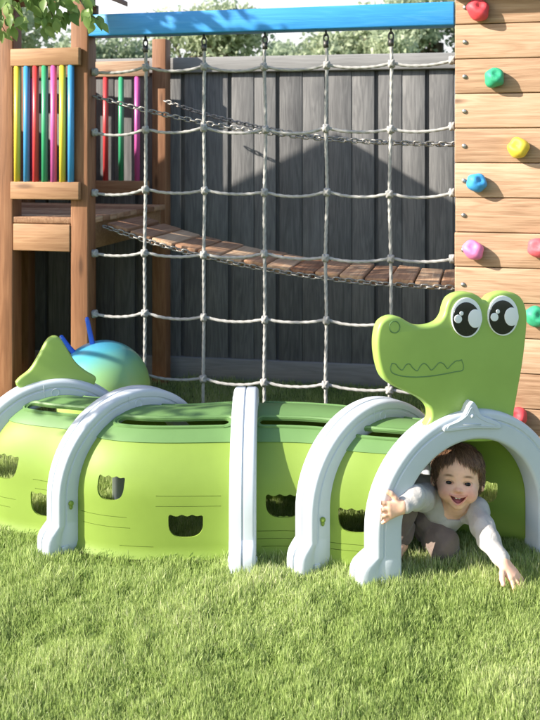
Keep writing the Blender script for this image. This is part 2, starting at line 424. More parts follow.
# ---- hanging bridge
br = sthing('hanging_bridge', .8, .34, 'sagging wooden plank bridge hung on chains behind the net', 'bridge')
BR0, BR1, B0, B1 = .03, WALL_A+.15, .13, .56
def bz(a):
    t = min(max((a-BR0)/1.56, 0), 1); return .785 + .225*(1-t)**2.2
n = 16; pw = (BR1-BR0)/n
for i in range(n):
    a = BR0+(i+.5)*pw; sl = (bz(a+.02)-bz(a-.02))/.04
    Mx = Matrix.Translation((a, 0, bz(a)-.016+random.uniform(-.003,.003))) @ Matrix.Rotation(-math.atan(sl)+R(random.uniform(-2,2)), 4, 'Y') @ Matrix.Rotation(R(random.uniform(-1,1)), 4, 'Z')
    m = MB(); m.box(-pw*.465, pw*.465, B0+random.uniform(-.008,.008), B1+random.uniform(-.008,.008), -.016, .016, M=Mx, rnd=(i*.37+.15*random.random()) % 1)
    sb(m, 'plank', M['deck'], br, .005)
for b in (B0-.012, B1+.012):
    m = chain_mb([(BR0+ (BR1-BR0)*t, b, bz(BR0+(BR1-BR0)*t)-.022) for t in [j/14 for j in range(15)]])
    sb(m, 'chain', M['chain'], br, 0)
ca, cb = a_of(97, .05), 0
for (p0, b_end) in (((.0, .055, 1.585), .13), ((-.012, 1.06, 1.615), .60)):
    pts = []
    for j in range(15):
        t = j/14; a = p0[0] + (WALL_A+.1-p0[0])*t
        z = 1.365 + (p0[2]-1.365)*(1-t)**2.3
        pts.append((a, p0[1]+(b_end-p0[1])*min(1, t*1.25), z))
    m = chain_mb(pts); sb(m, 'hand_chain', M['chain'], br, 0)

# ---- climbing wall
cw = sthing('climbing_wall', 2.15, .02, 'pale pine board climbing wall with bright holds at the right', 'climbing wall')
m = MB(); ph = .1405
zt = z_of(25, WALL_A, 0)
k = 0
for i in range(-1, 14):
    z1 = zt - i*ph; z0 = z1 - ph + .003
    if z0 < .0: z0 = .0
    m.box(WALL_A+random.uniform(-.002,.002), 3.1, .0, .028, z0, z1)
    if z0 <= .0: break
sb(m, 'board_panel', M['pine'], cw, .004)
m = MB(); m.box(WALL_A+.004, 3.09, .0285, .0305, 0, 2.2); sb(m, 'backing_panel', M['post'], cw, 0)  # extra sheet added behind the boards to stop light leaking through the gaps
m = MB(); m.box(WALL_A+.01, WALL_A+.095, .031, .115, 0, 2.2); m.box(3.0, 3.085, .031, .115, 0, 2.2); m.box(WALL_A+.1, WALL_A+.14, .034, .9, .70, .76); sb(m, 'wall_post', M['post'], cw, .005)
m = MB(); m.box(WALL_A-.025, 3.1, -.075, .03, zt+.118, zt+.2); sb(m, 'top_rail', M['roof'], cw, .004)
for i in range(-1, 13):
    z = zt - (i+.5)*ph; a = a_of(464.8-.25*i, 0)
    m = MB(); m.ball((a, -.001, z), .0095, .007, .0095, 16, 10); sb(m, 'bolt', M['steel'], cw, 0)
HOLDS = [(478,10,'red',20),(494,78,'green',18.5),(518,148,'yellow',18.5),(477,182.5,'blue',18.5),(473,250,'pink',19),(538,248,'coral',19),(536,317,'green',20),(516,417,'red',20),
         (600,60,'blue',19),(610,190,'red',19),(590,290,'yellow',19)]
HN = {'coral':'pinkish red'}
for hx, hy, c, sz in HOLDS:
    a = a_of(hx, -.02); z = z_of(hy, a, -.02); r = sz/2/245*1.08
    q = [random.uniform(0, 6.28) for _ in range(6)]
    dd = Vector((random.uniform(-.5,.5), -1, random.uniform(.1,.7))).normalized()
    def fn(d, q=q, dd=dd):
        k = 1 + .09*math.sin(2.6*d.x+q[0])*math.cos(2.2*d.z+q[1]) + .05*math.sin(5*d.z+q[2]+3*d.x)
        g = d.dot(dd); k -= .30*math.exp(-((1-g)/.09)**2)            # thumb dent
        g2 = d.dot(Vector((.0,-1,-.05)).normalized()); k -= .12*math.exp(-((1-g2)/.012)**2)  # bolt hole
        return k
    m = MB(); m.ball((a, -.022, z), r, .036, r*random.uniform(.92,1.05), 36, 24, fn=fn)
    sb(m, 'climbing_hold', M['h_'+c], cw, 0, '%s climbing hold bolted to the boards' % HN.get(c, c))

# ------------------------------------------------------------------ fence
FA = R(10.2); FO = Vector((-.588, 5.29, 0))
fe = empty('garden_fence', FO, -FA); tag(fe, 'dark grey vertical board fence behind the play equipment', 'fence')
m = MB(); step = .2825; x0 = .315-.142   # wide dark groove positions follow the photo
k0 = -12
for i in range(k0, 16):
    x = .36 + i*step
    m.box(x+.011, x+.1415, 0, .022, .12, 1.80)
    m.box(x+.1435, x+.2705, .003, .022, .12, 1.80)
m.build('board_panel', M['fence'], fe, bevel=.003)
m = MB(); m.box(.36+k0*step, .36+16*step, .024, .045, .1, 1.80); m.build('backing_panel', M['fence'], fe)
m = MB(); m.box(.36+k0*step, .36+16*step, -.028, .05, 1.79, 1.88); m.build('cap_rail', M['fencecap'], fe, bevel=.006)
m = MB(); m.box(.36+k0*step, .36+16*step, -.02, .04, .0, .13); m.build('bottom_rail', M['fencecap'], fe, bevel=.005)

# ------------------------------------------------------------------ crocodile tunnel
def U2(phi): return Vector((math.cos(phi), math.sin(phi), 0))
RING = [((-.800,3.335), 20), ((-.488,3.19), 41), ((-.085,3.170), 89.5), ((.352,3.045), 37), ((.632,2.90), 21.5)]
RG = []
for (mx, my), ph_ in RING:
    e = U2(R(ph_)); n_ = Vector((e.y, -e.x, 0)); RG.append((Vector((mx, my, 0)), e, n_, R(ph_)))
tn = empty('crocodile_tunnel', (0, 3.1, 0)); tag(tn, 'green crocodile crawl tunnel with pale arches, big eyed head and tail', 'crawl tunnel')
TO = (0, 3.1, 0)
def tb(mb, name, mat, parent=tn, bevel=0, label=None, seg=2): return mb.build(name, mat, parent, origin=TO, bevel=bevel, label=label, seg=seg)

def ring_profile(hw, H, n=40, z0=-.01, nl=14):
    zc = H - hw; pts = []
    for i in range(nl): t = i/nl; pts.append((-hw, z0+(zc-z0)*t, -1.0, 0.0))
    for i in range(n+1):
        a = PI - PI*i/n; pts.append((hw*math.cos(a), zc+hw*math.sin(a), math.cos(a), math.sin(a)))
    for i in range(1, nl+1): t = i/nl; pts.append((hw, zc+(z0-zc)*t, 1.0, 0.0))
    return pts
RH, RWD = .046, .043                    # half radial, half axial
def ring_section(RH):
    """(rho, w) loop of the arch's cross section, rounded corners, seam and band grooves"""
    c = .013; P = []
    def arc(cx, cy, a0, a1, n=4):
        for i in range(n+1):
            a = a0+(a1-a0)*i/n; P.append((cx+c*math.cos(a), cy+c*math.sin(a)))
    arc(RH-c, -RWD+c, -PI/2, 0)
    P.extend([(RH, -.004), (RH-.005, -.0015), (RH-.005, .0015), (RH, .004)])
    arc(RH-c, RWD-c, 0, PI/2)
    P.extend([(.022, RWD), (.019, RWD-.003), (.015, RWD-.003), (.012, RWD)])
    arc(-RH+c, RWD-c, PI/2, PI)
    arc(-RH+c, -RWD+c, PI, 1.5*PI)
    P.extend([(.012, -RWD), (.015, -RWD+.003), (.019, -RWD+.003), (.022, -RWD)])
    return P
def arch(i):
    Mi, e, n_, _ = RG[i]; RH = .047 if i == 4 else .046; LH = .304 if i == 4 else .267; BMP = .052 if i == 4 else .036
    prof = ring_profile(LH, .464 if i == 4 else .451); sec = ring_section(RH); vs = []; fs = []
    for (lat, z, dl, dz) in prof:
        q = (z-.042)/.050; bump = BMP*math.sqrt(max(0, 1-q*q)) if dz == 0 and abs(q) < 1 else 0
        if dz == 0 and z <= .042: bump = BMP
        for (rho, w_) in sec:
            rr = rho + (bump*max(0, rho)/RH if rho > 0 else 0)
            p = Mi + e*(lat+dl*rr) + n_*(w_) + Vector((0, 0, z+dz*rr)); vs.append(p)
    ns = len(sec); m_ = len(prof)
    for a in range(m_-1):
        for k in range(ns): fs.append((a*ns+k, a*ns+(k+1) % ns, (a+1)*ns+(k+1) % ns, (a+1)*ns+k))
    fs.append(tuple(range(ns))); fs.append(tuple(reversed(range((m_-1)*ns, m_*ns))))
    fs = [tuple(reversed(f)) for f in fs]
    m = MB(); m.add(vs, fs, .5, True)
    # loop emblem in relief on both faces near the top, pins at the shoulders
    for sgn in (1, -1):
        if i == 4 and sgn > 0: continue
        c = Mi + n_*(sgn*RWD) + Vector((0, 0, .452)); rot = Matrix((e, Vector((0,0,1)), n_)).transposed().to_4x4()
        m.torus(Matrix.Translation(c) @ rot, .0135, .0022, 24, 6)
        m.tube([c+e*.0135, c+e*.0135-Vector((0,0,.034))], .0018, 6)
        m.tube([c-e*.042+Vector((0,0,.03)), c-e*.036-Vector((0,0,.036))], .0014, 6)
    o = tb(m, 'arch', M['grey']); es = o.modifiers.new('split', 'EDGE_SPLIT'); es.split_angle = R(42)
    # foot latch tabs
    for s_ in (-1, 1):
        Mx = Matrix.Translation(Mi + e*(s_*(LH-.005))) @ Matrix((e, n_, Vector((0,0,1)))).transposed().to_4x4()
        for y_ in (-1, 1):
            f = MB(); f.box(-.036, -.012, y_*RWD-.004, y_*RWD+.004, .004, .034, M=Mx); tb(f, 'latch', M['grey'], o, bevel=.002)
    return o
arches = [arch(i) for i in range(5)]
for i in (1, 3):
    Mi, e, n_, _ = RG[i]; p = Mi - e*.267 + n_*(RWD+.004) + Vector((0,0,.17))
    m = MB(); m.ball(p, .009, .009, .009, 14, 10); m.ball(p+Vector((0,0,-.012)), .006, .006, .008, 12, 8); tb(m, 'pin', M['lime'], arches[i])

# body sections
HW, BH = .243, .437; ZC = BH-HW; ZB = .012
ARC = PI*HW; LEG = ZC-ZB; VT = 2*LEG+ARC
def prof_at(v):
    if v < LEG: return -HW, ZB+v, -1, 0
    if v < LEG+ARC: a = PI-(v-LEG)/HW; return HW*math.cos(a), ZC+HW*math.sin(a), math.cos(a), math.sin(a)
    return HW, ZC-(v-LEG-ARC), 1, 0
def sec_frame(i, u):
    A, B = RG[i], RG[i+1]; L = (B[0]-A[0]).length*.9
    h00, h10, h01, h11 = 2*u**3-3*u*u+1, u**3-2*u*u+u, -2*u**3+3*u*u, u**3-u*u
    Mu = A[0]*h00 + A[2]*(L*h10) + B[0]*h01 + B[2]*(L*h11)
    ph_ = A[3]+(B[3]-A[3])*u
    return Mu, U2(ph_)
def sec_pt(i, u, v, out=0.0):
    Mu, e = sec_frame(i, u); lat, z, dl, dz = prof_at(v)
    if i == 3: lat *= 1+.16*u       # the front arch is wider
    fl = .012*max(0, 1-abs(v-.0)/.022) + .012*max(0, 1-abs(VT-v)/.022) if dz == 0 else 0   # bottom flange
    return Mu + e*(lat+dl*(out+fl)) + Vector((0, 0, z+dz*out))
def tulip(cu, cv, wu, hv, flip=1):
    """rounded bowl with a three-pointed top, like the cut-outs in the photo"""
    P = []
    base = [(-.5,.28),(-.495,.42),(-.47,.49),(-.42,.50),(-.36,.46),(-.28,.43),(-.22,.44),(-.17,.48),(-.12,.505),(-.07,.49),(-.02,.45),(.04,.43),(.09,.45),(.14,.485),(.18,.50),(.23,.48),(.28,.445),(.34,.44),(.40,.46),(.455,.47),(.49,.42)]
    for x, y in base: P.append((cu+x*wu, cv+flip*y*hv))
    for j in range(1, 16):
        a = PI*j/16; x = .5*abs(math.cos(a))**.75*(1 if math.cos(a) > 0 else -1); y = .28-.78*math.sin(a)**.62
        P.append((cu+x*wu, cv+flip*y*hv))
    return P
def slot(cu, cv, wu, hv):
    P = []
    for j in range(9): a = -PI/2+PI*j/8; P.append((cu+wu/2-hv/2+hv/2*math.cos(a), cv+hv/2*math.sin(a)))
    for j in range(9): a = PI/2+PI*j/8; P.append((cu-wu/2+hv/2+hv/2*math.cos(a), cv+hv/2*math.sin(a)))
    Q = []
    for j in range(len(P)):        # keep long sides divided so that they follow the curve
        a, b = P[j], P[(j+1) % len(P)]; k = max(1, int(math.hypot(b[0]-a[0], b[1]-a[1])/.012))
        Q += [(a[0]+(b[0]-a[0])*t/k, a[1]+(b[1]-a[1])*t/k) for t in range(k)]
    return Q
def inpoly(x, y, P):
    c = False; j = len(P)-1
    for i in range(len(P)):
        if (P[i][1] > y) != (P[j][1] > y) and x < (P[j][0]-P[i][0])*(y-P[i][1])/(P[j][1]-P[i][1])+P[i][0]: c = not c
        j = i
    return c
def sheet(i, v0, v1, holes, L, out, nu=26, nv=None):
    """patch of the section u in 0..1 (scaled by L), v0..v1, with true cut-outs; returns verts, faces"""
    nv = nv or max(6, int((v1-v0)/.014)); pts = []; edges = []
    bd = [(L*k/nu, v0) for k in range(nu)] + [(L, v0+(v1-v0)*k/nv) for k in range(nv)] + [(L-L*k/nu, v1) for k in range(nu)] + [(0, v1-(v1-v0)*k/nv) for k in range(nv)]
    pts += bd; edges += [(k, (k+1) % len(bd)) for k in range(len(bd))]
    for h in holes:
        o = len(pts); pts += h; edges += [(o+k, o+(k+1) % len(h)) for k in range(len(h))]
    for a in range(1, nu):
        for b in range(1, nv):
            x, y = L*a/nu, v0+(v1-v0)*b/nv
            if any(min((x-p[0])**2+(y-p[1])**2 for p in h) < 2.5e-5 for h in holes): continue
            pts.append((x, y))
    r = mgeo.delaunay_2d_cdt([Vector(p) for p in pts], edges, [], 0, 1e-6)
    V2, F = r[0], r[2]; fs = []
    for f in F:
        cx = sum(V2[k].x for k in f)/3; cy = sum(V2[k].y for k in f)/3
        if any(inpoly(cx, cy, h) for h in holes): continue
        fs.append(tuple(f))
    return [sec_pt(i, p.x/L, p.y, out) for p in V2], fs
VR0, VR1 = LEG+HW*R(45), LEG+ARC-HW*R(45)       # roof strip
def vz(z): return z-ZB if z < ZC else LEG+HW*math.asin(min(1, (z-ZC)/HW))
SECT = [  # per section: near holes (u, z, width, height), near length
    ([(.33,.228,.105,.085), (.695,.118,.095,.08)], .42),
    ([(.30,.232,.10,.078), (.70,.118,.108,.074)], .62),
    ([(.50,.180,.098,.076)], .245),
    ([(.50,.166,.095,.076)], .24)]
for i, (near, Ln) in enumerate(SECT):
    L = (RG[i+1][0]-RG[i][0]).length; m = MB(); Lf = max(.15, 2*L-Ln)
    lines = {0: [(.60,.90,.20),(.62,.93,.17),(.05,.45,.12),(.1,.4,.09)], 1: [(.10,.40,.142),(.12,.42,.108),(.55,.88,.215),(.55,.88,.182),(.36,.54,.05)], 2: [(.2,.75,.10),(.2,.75,.075),(.25,.7,.05)], 3: [(.2,.6,.09),(.2,.6,.07)]}[i]
    grooves = [slot((u0+u1)/2*L, vz(z), (u1-u0)*L, .0017) for u0, u1, z in lines]
    hn = grooves + [tulip(u*L, vz(z), w_*L/Ln, h_) for u, z, w_, h_ in near]
    fu = [(.5, .165, .10, .075)] if Lf < .5 else [(.3, .20, .10, .075), (.72, .16, .10, .075)]
    hf = [tulip(u*L, VT-vz(z), w_*L/Lf, h_, -1) for u, z, w_, h_ in fu]
    vs, fs = sheet(i, 0, VR0+.004, hn, L, 0); m.add(vs, fs, .3, True)
    vs, fs = sheet(i, VR1-.004, VT, hf, L, 0); m.add(vs, fs, .3, True)
    o = tb(m, 'tunnel_section', M['lime'])
    so = o.modifiers.new('solid', 'SOLIDIFY'); so.thickness = .007; so.offset = -1
    es = o.modifiers.new('split', 'EDGE_SPLIT'); es.split_angle = R(40)
    # roof strip with two long slots
    m = MB(); vm = (VR0+VR1)/2
    ss = [slot(.52*L, vm-.108, .74*L, .030), slot(.52*L, vm+.108, .74*L, .030)]
    vs, fs = sheet(i, VR0, VR1, ss, L, .004); m.add(vs, fs, .6, True)
    for sv in (vm-.108, vm+.108):
        rim = slot(.52*L, sv, .80*L, .048); m.tube([sec_pt(i, min(1, max(0, p[0]/L)), p[1], .0045) for p in rim+[rim[0]]], .0028, 6, cap=False)
    ro = tb(m, 'roof_panel', M['green'], o)
    so = ro.modifiers.new('solid', 'SOLIDIFY'); so.thickness = .009; so.offset = -1
    es = ro.modifiers.new('split', 'EDGE_SPLIT'); es.split_angle = R(40)

def resample(P, closed=True, step=2.0):
    """smooth a pixel outline with Catmull-Rom"""
    out = []; n = len(P)
    for i in range(n):
        p0, p1, p2, p3 = (Vector(P[(i+k-1) % n]) for k in range(4))
        m_ = max(1, int((p2-p1).length/step))
        for j in range(m_):
            t = j/m_
            out.append(.5*((2*p1)+(p2-p0)*t+(2*p0-5*p1+4*p2-p3)*t*t+(3*p1-p0-3*p2+p3)*t**3))
    return out
def plate(outline, p0, n_, t0, t1, name, mat, parent, rnd=.5, bev=.012, sm=True):
    """outline (photo px) put on the plane through p0 with normal n_, extruded from t0 to t1 with rounded edges"""
    P = [onplane(p[0], p[1], p0, n_) for p in outline]; k = len(P)
    ex = Vector((-n_.y, n_.x, 0)); ez = Vector((0,0,1))
    p2 = [((p-p0).dot(ex), (p-p0).z) for p in P]
    area = sum(p2[i][0]*p2[(i+1) % k][1]-p2[(i+1) % k][0]*p2[i][1] for i in range(k))
    if area < 0: p2.reverse()
    nr = []
    for i in range(k):
        dx, dy = p2[(i+1) % k][0]-p2[i-1][0], p2[(i+1) % k][1]-p2[i-1][1]; l = math.hypot(dx, dy) or 1; nr.append((dy/l, -dx/l))
    rows = []
    for j in range(5): a = PI/2*j/4; rows.append((bev*(1-math.sin(a)), t0+bev*(1-math.cos(a))))
    for j in range(5): a = PI/2*j/4; rows.append((bev*(1-math.cos(a)), t1-bev*(1-math.sin(a))))
    vs = []
    for ins, t in rows:
        for i in range(k): vs.append(p0 + ex*(p2[i][0]-nr[i][0]*ins) + ez*(p2[i][1]-nr[i][1]*ins) + n_*t)
    fs = []
    for r_ in range(len(rows)-1):
        for i in range(k): fs.append((r_*k+i, r_*k+(i+1) % k, (r_+1)*k+(i+1) % k, (r_+1)*k+i))
    # caps by tessellation
    for r_, fl in ((0, True), (len(rows)-1, False)):
        loop = [Vector((p2[i][0]-nr[i][0]*rows[r_][0], p2[i][1]-nr[i][1]*rows[r_][0], 0)) for i in range(k)]
        for tri in mgeo.tessellate_polygon([loop]):
            a, b, c = tri
            cr = (loop[b]-loop[a]).cross(loop[c]-loop[a]).z
            t_ = (a, b, c) if cr > 0 else (a, c, b)
            if fl: t_ = tuple(reversed(t_))
            fs.append(tuple(r_*k+q for q in t_))
    m = MB(); m.add(vs, fs, rnd, True)
    o = tb(m, name, mat, parent); es = o.modifiers.new('split', 'EDGE_SPLIT'); es.split_angle = R(35)
    return o
Z6 = lambda L_: [(340+x/2.7, 230+y/2.7) for x, y in L_]
M5, e5, n5, _ = RG[4]
HP = M5 + Vector((0,0,.5))
head_out = resample(Z6([(233,560),(238,500),(233,475),(212,455),(180,438),(140,419),(112,396),(98,358),(92,312),(95,272),(106,245),(130,231),(155,233),(180,247),(205,256),(235,255),(260,245),(274,226),(280,203),(291,181),(315,168),(345,167),(368,177),(384,190),(400,175),(430,165),(462,168),(485,186),(496,222),(495,270),(486,350),(474,420),(462,490),(452,560)]))
hd = plate(head_out, HP, n5, -.022, .020, 'head', M['head'], tn, bev=.010)
FP = HP + n5*.020
def hpx(x, y): return onplane(340+x/2.7, 230+y/2.7, FP, n5)
m = MB()     # mouth, teeth and nostril in relief
bite = [(140,360),(150,362),(158,372),(168,378),(178,364),(188,362),(196,372),(208,380),(216,368),(226,360),(236,366),(246,378),(256,370),(268,358),(280,362),(290,374),(300,364),(312,354),(322,353),(328,350)]
m.tube(curve([hpx(*p) for p in bite], .002), .0017, 6)
low = [(140,360),(136,374),(142,386),(165,394),(200,397),(240,395),(280,389),(310,383),(330,379),(333,366),(328,350)]
m.tube(curve([hpx(*p) for p in low], .002), .0018, 6)
m.tube(curve([hpx(147+14*math.cos(2*PI*k/20), 262+16*math.sin(2*PI*k/20)) for k in range(21)], .002), .0019, 6)
tb(m, 'mouth', M['green'], hd)
def disc(cx, cy, rx, ry, lift, name, mat, parent, th=.004):
    out = [(340+(cx+rx*math.cos(-2*PI*k/40))/2.7, 230+(cy+ry*math.sin(-2*PI*k/40))/2.7) for k in range(40)]
    return plate(out, FP, n5, lift-th, lift, name, mat, parent, bev=min(.0015, th*.4))
for ex_ in (0, 98):
    dy = -5 if ex_ else 0
    ey = disc(340+ex_, 236+dy, 41, 54, .006, 'eye', M['white'], hd, .009)
    disc(338+ex_, 240+dy, 36.5, 46, .008, 'pupil', M['black'], ey)
    disc(361+ex_, 238+dy, 19, 25, .0096, 'eye_highlight', M['white'], ey)
    disc(315+ex_, 239+dy, 10.5, 11.5, .0096, 'eye_highlight', M['white'], ey)
    disc(324+ex_, 224+dy, 5.5, 6, .0096, 'eye_highlight', M['white'], ey)
# plaque on the front arch
PP = M5 + n5*RWD + Vector((0,0,.46))
Z7 = lambda L_: [(340+x/2.7, 390+y/2.7) for x, y in L_]
plq = resample(Z7([(277,108),(281,97),(305,86),(332,68),(346,40),(356,30),(366,40),(380,66),(405,76),(428,88),(433,101),(427,104),(355,104),(290,112)]))
pq = plate(plq, PP, n5, -.03, .008, 'plaque', M['grey'], arches[4], bev=.004)
m = MB()
PF = PP + n5*.008
m.tube([onplane(340+332/2.7, 390+93/2.7, PF, n5), onplane(340+380/2.7, 390+93/2.7, PF, n5)], .0022, 6)
inner = [(290,104),(296,96),(320,86),(342,70),(356,48),(370,70),(392,84),(418,93),(420,98),(356,98),(290,104)]
m.tube(curve([onplane(340+x/2.7, 390+y/2.7, PF, n5) for x, y in inner], .003), .0013, 6)
m.ball(onplane(472, 416, PF, n5), .006, .006, .006, 12, 8)
tb(m, 'moulding', M['grey'], pq)
# tail fin on the last arch
M1, e1, n1, _ = RG[0]; TP = M1 + Vector((0,0,.5))
Z4 = lambda L_: [(x/3, 220+y/3) for x, y in L_]
tail_out = resample(Z4([(46,486),(58,472),(88,447),(114,406),(134,367),(149,351),(165,347),(181,355),(201,386),(227,426),(257,452),(286,470),(284,484),(270,500),(160,515),(70,505),(48,494)]))
plate(tail_out, TP, n1, -.017, .017, 'tail', M['head'], tn, bev=.010)

# ------------------------------------------------------------------ hopper ball
bd_ = 3.80; bc = at(103, 388, bd_); br_ = 47/F_PX*bd_
m, nt, b = newmat('ball_rubber')
tc = N(nt, 'ShaderNodeTexCoord'); sx = N(nt, 'ShaderNodeSeparateXYZ'); nt.links.new(tc.outputs['Object'], sx.inputs[0])
nz = N(nt, 'ShaderNodeTexNoise', Scale=3.0); nt.links.new(tc.outputs['Object'], nz.inputs['Vector'])
ma = N(nt, 'ShaderNodeMath', operation='MULTIPLY_ADD'); ma.inputs[1].default_value = .12; nt.links.new(nz.outputs['Fac'], ma.inputs[0]); nt.links.new(sx.outputs['Z'], ma.inputs[2])
mb2 = N(nt, 'ShaderNodeMath', operation='MULTIPLY_ADD'); mb2.inputs[1].default_value = -.35; nt.links.new(sx.outputs['X'], mb2.inputs[0]); nt.links.new(ma.outputs[0], mb2.inputs[2])
rp = ramp(nt, mb2.outputs[0], [(.36,(.36,.52,.12)),(.46,(.24,.46,.20)),(.54,(.07,.32,.38)),(.64,(.04,.20,.50))])
nt.links.new(rp.outputs[0], b.inputs['Base Color']); b.inputs['Roughness'].default_value = .28; M['ball'] = m
hb = empty('hopper_ball', (bc.x, bc.y, 0)); tag(hb, 'blue to yellow green hopper ball with two blue horns behind the tail', 'hopper ball')
m = MB(); m.ball(bc, br_, br_, br_, 48, 32)
for i, p in enumerate(m.v):           # heavy lower half settles on the grass
    if p[2] < bc.z: m.v[i] = (p[0], p[1], bc.z + (p[2]-bc.z)*(bc.z-.004)/br_)
m.build('ball', M['ball'], hb, origin=(bc.x, bc.y, 0))
M['horn'] = plastic('blue_horn_rubber', (.015,.11,.62), .3, .1)
for pts in ([(94,350),(91.5,340),(89,328),(87,319)], [(82,362),(76,355),(68,346),(61.5,337)]):
    P = [at(x, y, bd_-.02) for x, y in pts]; c_ = curve(P, .006)
    m = MB(); m.tube(c_, [.0118-.003*i/(len(c_)-1) for i in range(len(c_))], 14); m.ball(P[-1], .0088, nu=14, nv=8); m.build('horn', M['horn'], hb, origin=(bc.x, bc.y, 0))


# ------------------------------------------------------------------ the toddler: implicit surfaces, meshed with surface nets
class Field:
    def __init__(s, lo, hi, h):
        s.lo = np.array(lo, np.float32); s.h = h
        s.n = np.ceil((np.array(hi)-np.array(lo))/h).astype(int)+1
        s.ax = [s.lo[i]+h*np.arange(s.n[i], dtype=np.float32) for i in range(3)]
        s.d = np.full(tuple(s.n), .2, np.float32)
    def sl(s, lo, hi, mg):
        r = []
        for i in range(3):
            a = int(max(0, math.floor((lo[i]-mg-s.lo[i])/s.h))); b = int(min(s.n[i], math.ceil((hi[i]+mg-s.lo[i])/s.h)+1)); r.append(slice(a, max(a, b)))
        return tuple(r)
    def grid(s, q): return s.ax[0][q[0]][:, None, None], s.ax[1][q[1]][None, :, None], s.ax[2][q[2]][None, None, :]
    def op(s, fn, lo, hi, k=.008, mode='u'):
        q = s.sl(lo, hi, k*1.5+.008)
        if any(x.stop <= x.start for x in q): return
        X, Y, Z = s.grid(q); b = fn(X, Y, Z).astype(np.float32); a = s.d[q]
        if mode == 'u':
            t = np.clip(.5+.5*(a-b)/k, 0, 1); s.d[q] = a*(1-t)+b*t-k*t*(1-t)
        elif mode == 's':
            b = -b; t = np.clip(.5+.5*(b-a)/k, 0, 1); s.d[q] = a*(1-t)+b*t+k*t*(1-t)
        elif mode == 'i':
            t = np.clip(.5+.5*(b-a)/k, 0, 1); s.d[q] = a*(1-t)+b*t+k*t*(1-t)
    def cone(s, a, b, r1, r2, k=.008):
        a = np.array(a, np.float32); b = np.array(b, np.float32); ba = b-a; L2 = float(ba @ ba)+1e-9; rm = max(r1, r2)
        def fn(X, Y, Z):
            t = np.clip(((X-a[0])*ba[0]+(Y-a[1])*ba[1]+(Z-a[2])*ba[2])/L2, 0, 1)
            return np.sqrt((X-a[0]-t*ba[0])**2+(Y-a[1]-t*ba[1])**2+(Z-a[2]-t*ba[2])**2)-(r1+(r2-r1)*t)
        s.op(fn, np.minimum(a, b)-rm, np.maximum(a, b)+rm, k)
    def chain(s, pts, rs, k=.008):
        for i in range(len(pts)-1): s.cone(pts[i], pts[i+1], rs[i], rs[i+1], k)
    def ell(s, c, r, Rm=None, k=.008, mode='u'):
        """ellipsoid with half axes r along the rows of Rm"""
        c = np.array(c, np.float32); A = np.eye(3) if Rm is None else np.array(Rm); rm = max(r)
        def fn(X, Y, Z):
            x, y, z = X-c[0], Y-c[1], Z-c[2]
            p = [(A[i][0]*x+A[i][1]*y+A[i][2]*z)/r[i] for i in range(3)]
            k0 = np.sqrt(p[0]**2+p[1]**2+p[2]**2); k1 = np.sqrt((p[0]/r[0])**2+(p[1]/r[1])**2+(p[2]/r[2])**2)+1e-9
            return k0*(k0-1)/k1
        s.op(fn, c-rm, c+rm, k, mode)
    def mesh(s):
        d = s.d; ins = d < 0; n0, n1, n2 = d.shape
        c = np.zeros((n0-1, n1-1, n2-1), np.int8)
        for i in (0, 1):
            for j in (0, 1):
                for k in (0, 1): c += ins[i:n0-1+i, j:n1-1+j, k:n2-1+k]
        act = (c > 0) & (c < 8); I, J, K = np.nonzero(act); nv = len(I)
        idx = np.full(act.shape, -1, np.int32); idx[I, J, K] = np.arange(nv)
        P = np.zeros((nv, 3)); C = np.zeros(nv)
        cor = [(i, j, k) for i in (0,1) for j in (0,1) for k in (0,1)]
        for p in cor:
            for ax in range(3):
                if p[ax]: continue
                q = list(p); q[ax] = 1
                va = d[I+p[0], J+p[1], K+p[2]]; vb = d[I+q[0], J+q[1], K+q[2]]; x = (va < 0) != (vb < 0)
                t = np.where(x, va/np.where(va == vb, 1, va-vb), 0)
                for m_ in range(3): P[:, m_] += np.where(x, p[m_]+(t if m_ == ax else 0), 0)
                C += x
        P /= C[:, None]; P += np.stack([I, J, K], 1); P = P*s.h+s.lo
        F = []
        for ax in range(3):
            o = [1, 1, 1]; o[ax] = 0
            a = ins[:-1] if ax == 0 else ins[:, :-1] if ax == 1 else ins[:, :, :-1]
            b = ins[1:] if ax == 0 else ins[:, 1:] if ax == 1 else ins[:, :, 1:]
            e = np.nonzero(a != b); e = np.stack(e, 1); sg = a[tuple(e.T)]
            ok = np.ones(len(e), bool); u, v = (ax+1) % 3, (ax+2) % 3
            ok &= (e[:, u] > 0) & (e[:, v] > 0) & (e[:, u] < d.shape[u]-1) & (e[:, v] < d.shape[v]-1); e = e[ok]; sg = sg[ok]
            def g(du, dv):
                w_ = e.copy(); w_[:, u] -= du; w_[:, v] -= dv; return idx[tuple(w_.T)]
            Q = np.stack([g(0,0), g(1,0), g(1,1), g(0,1)], 1); Q[~sg] = Q[~sg][:, ::-1]; F.append(Q)
        F = np.concatenate(F); F = F[(F >= 0).all(1)]
        return P, F
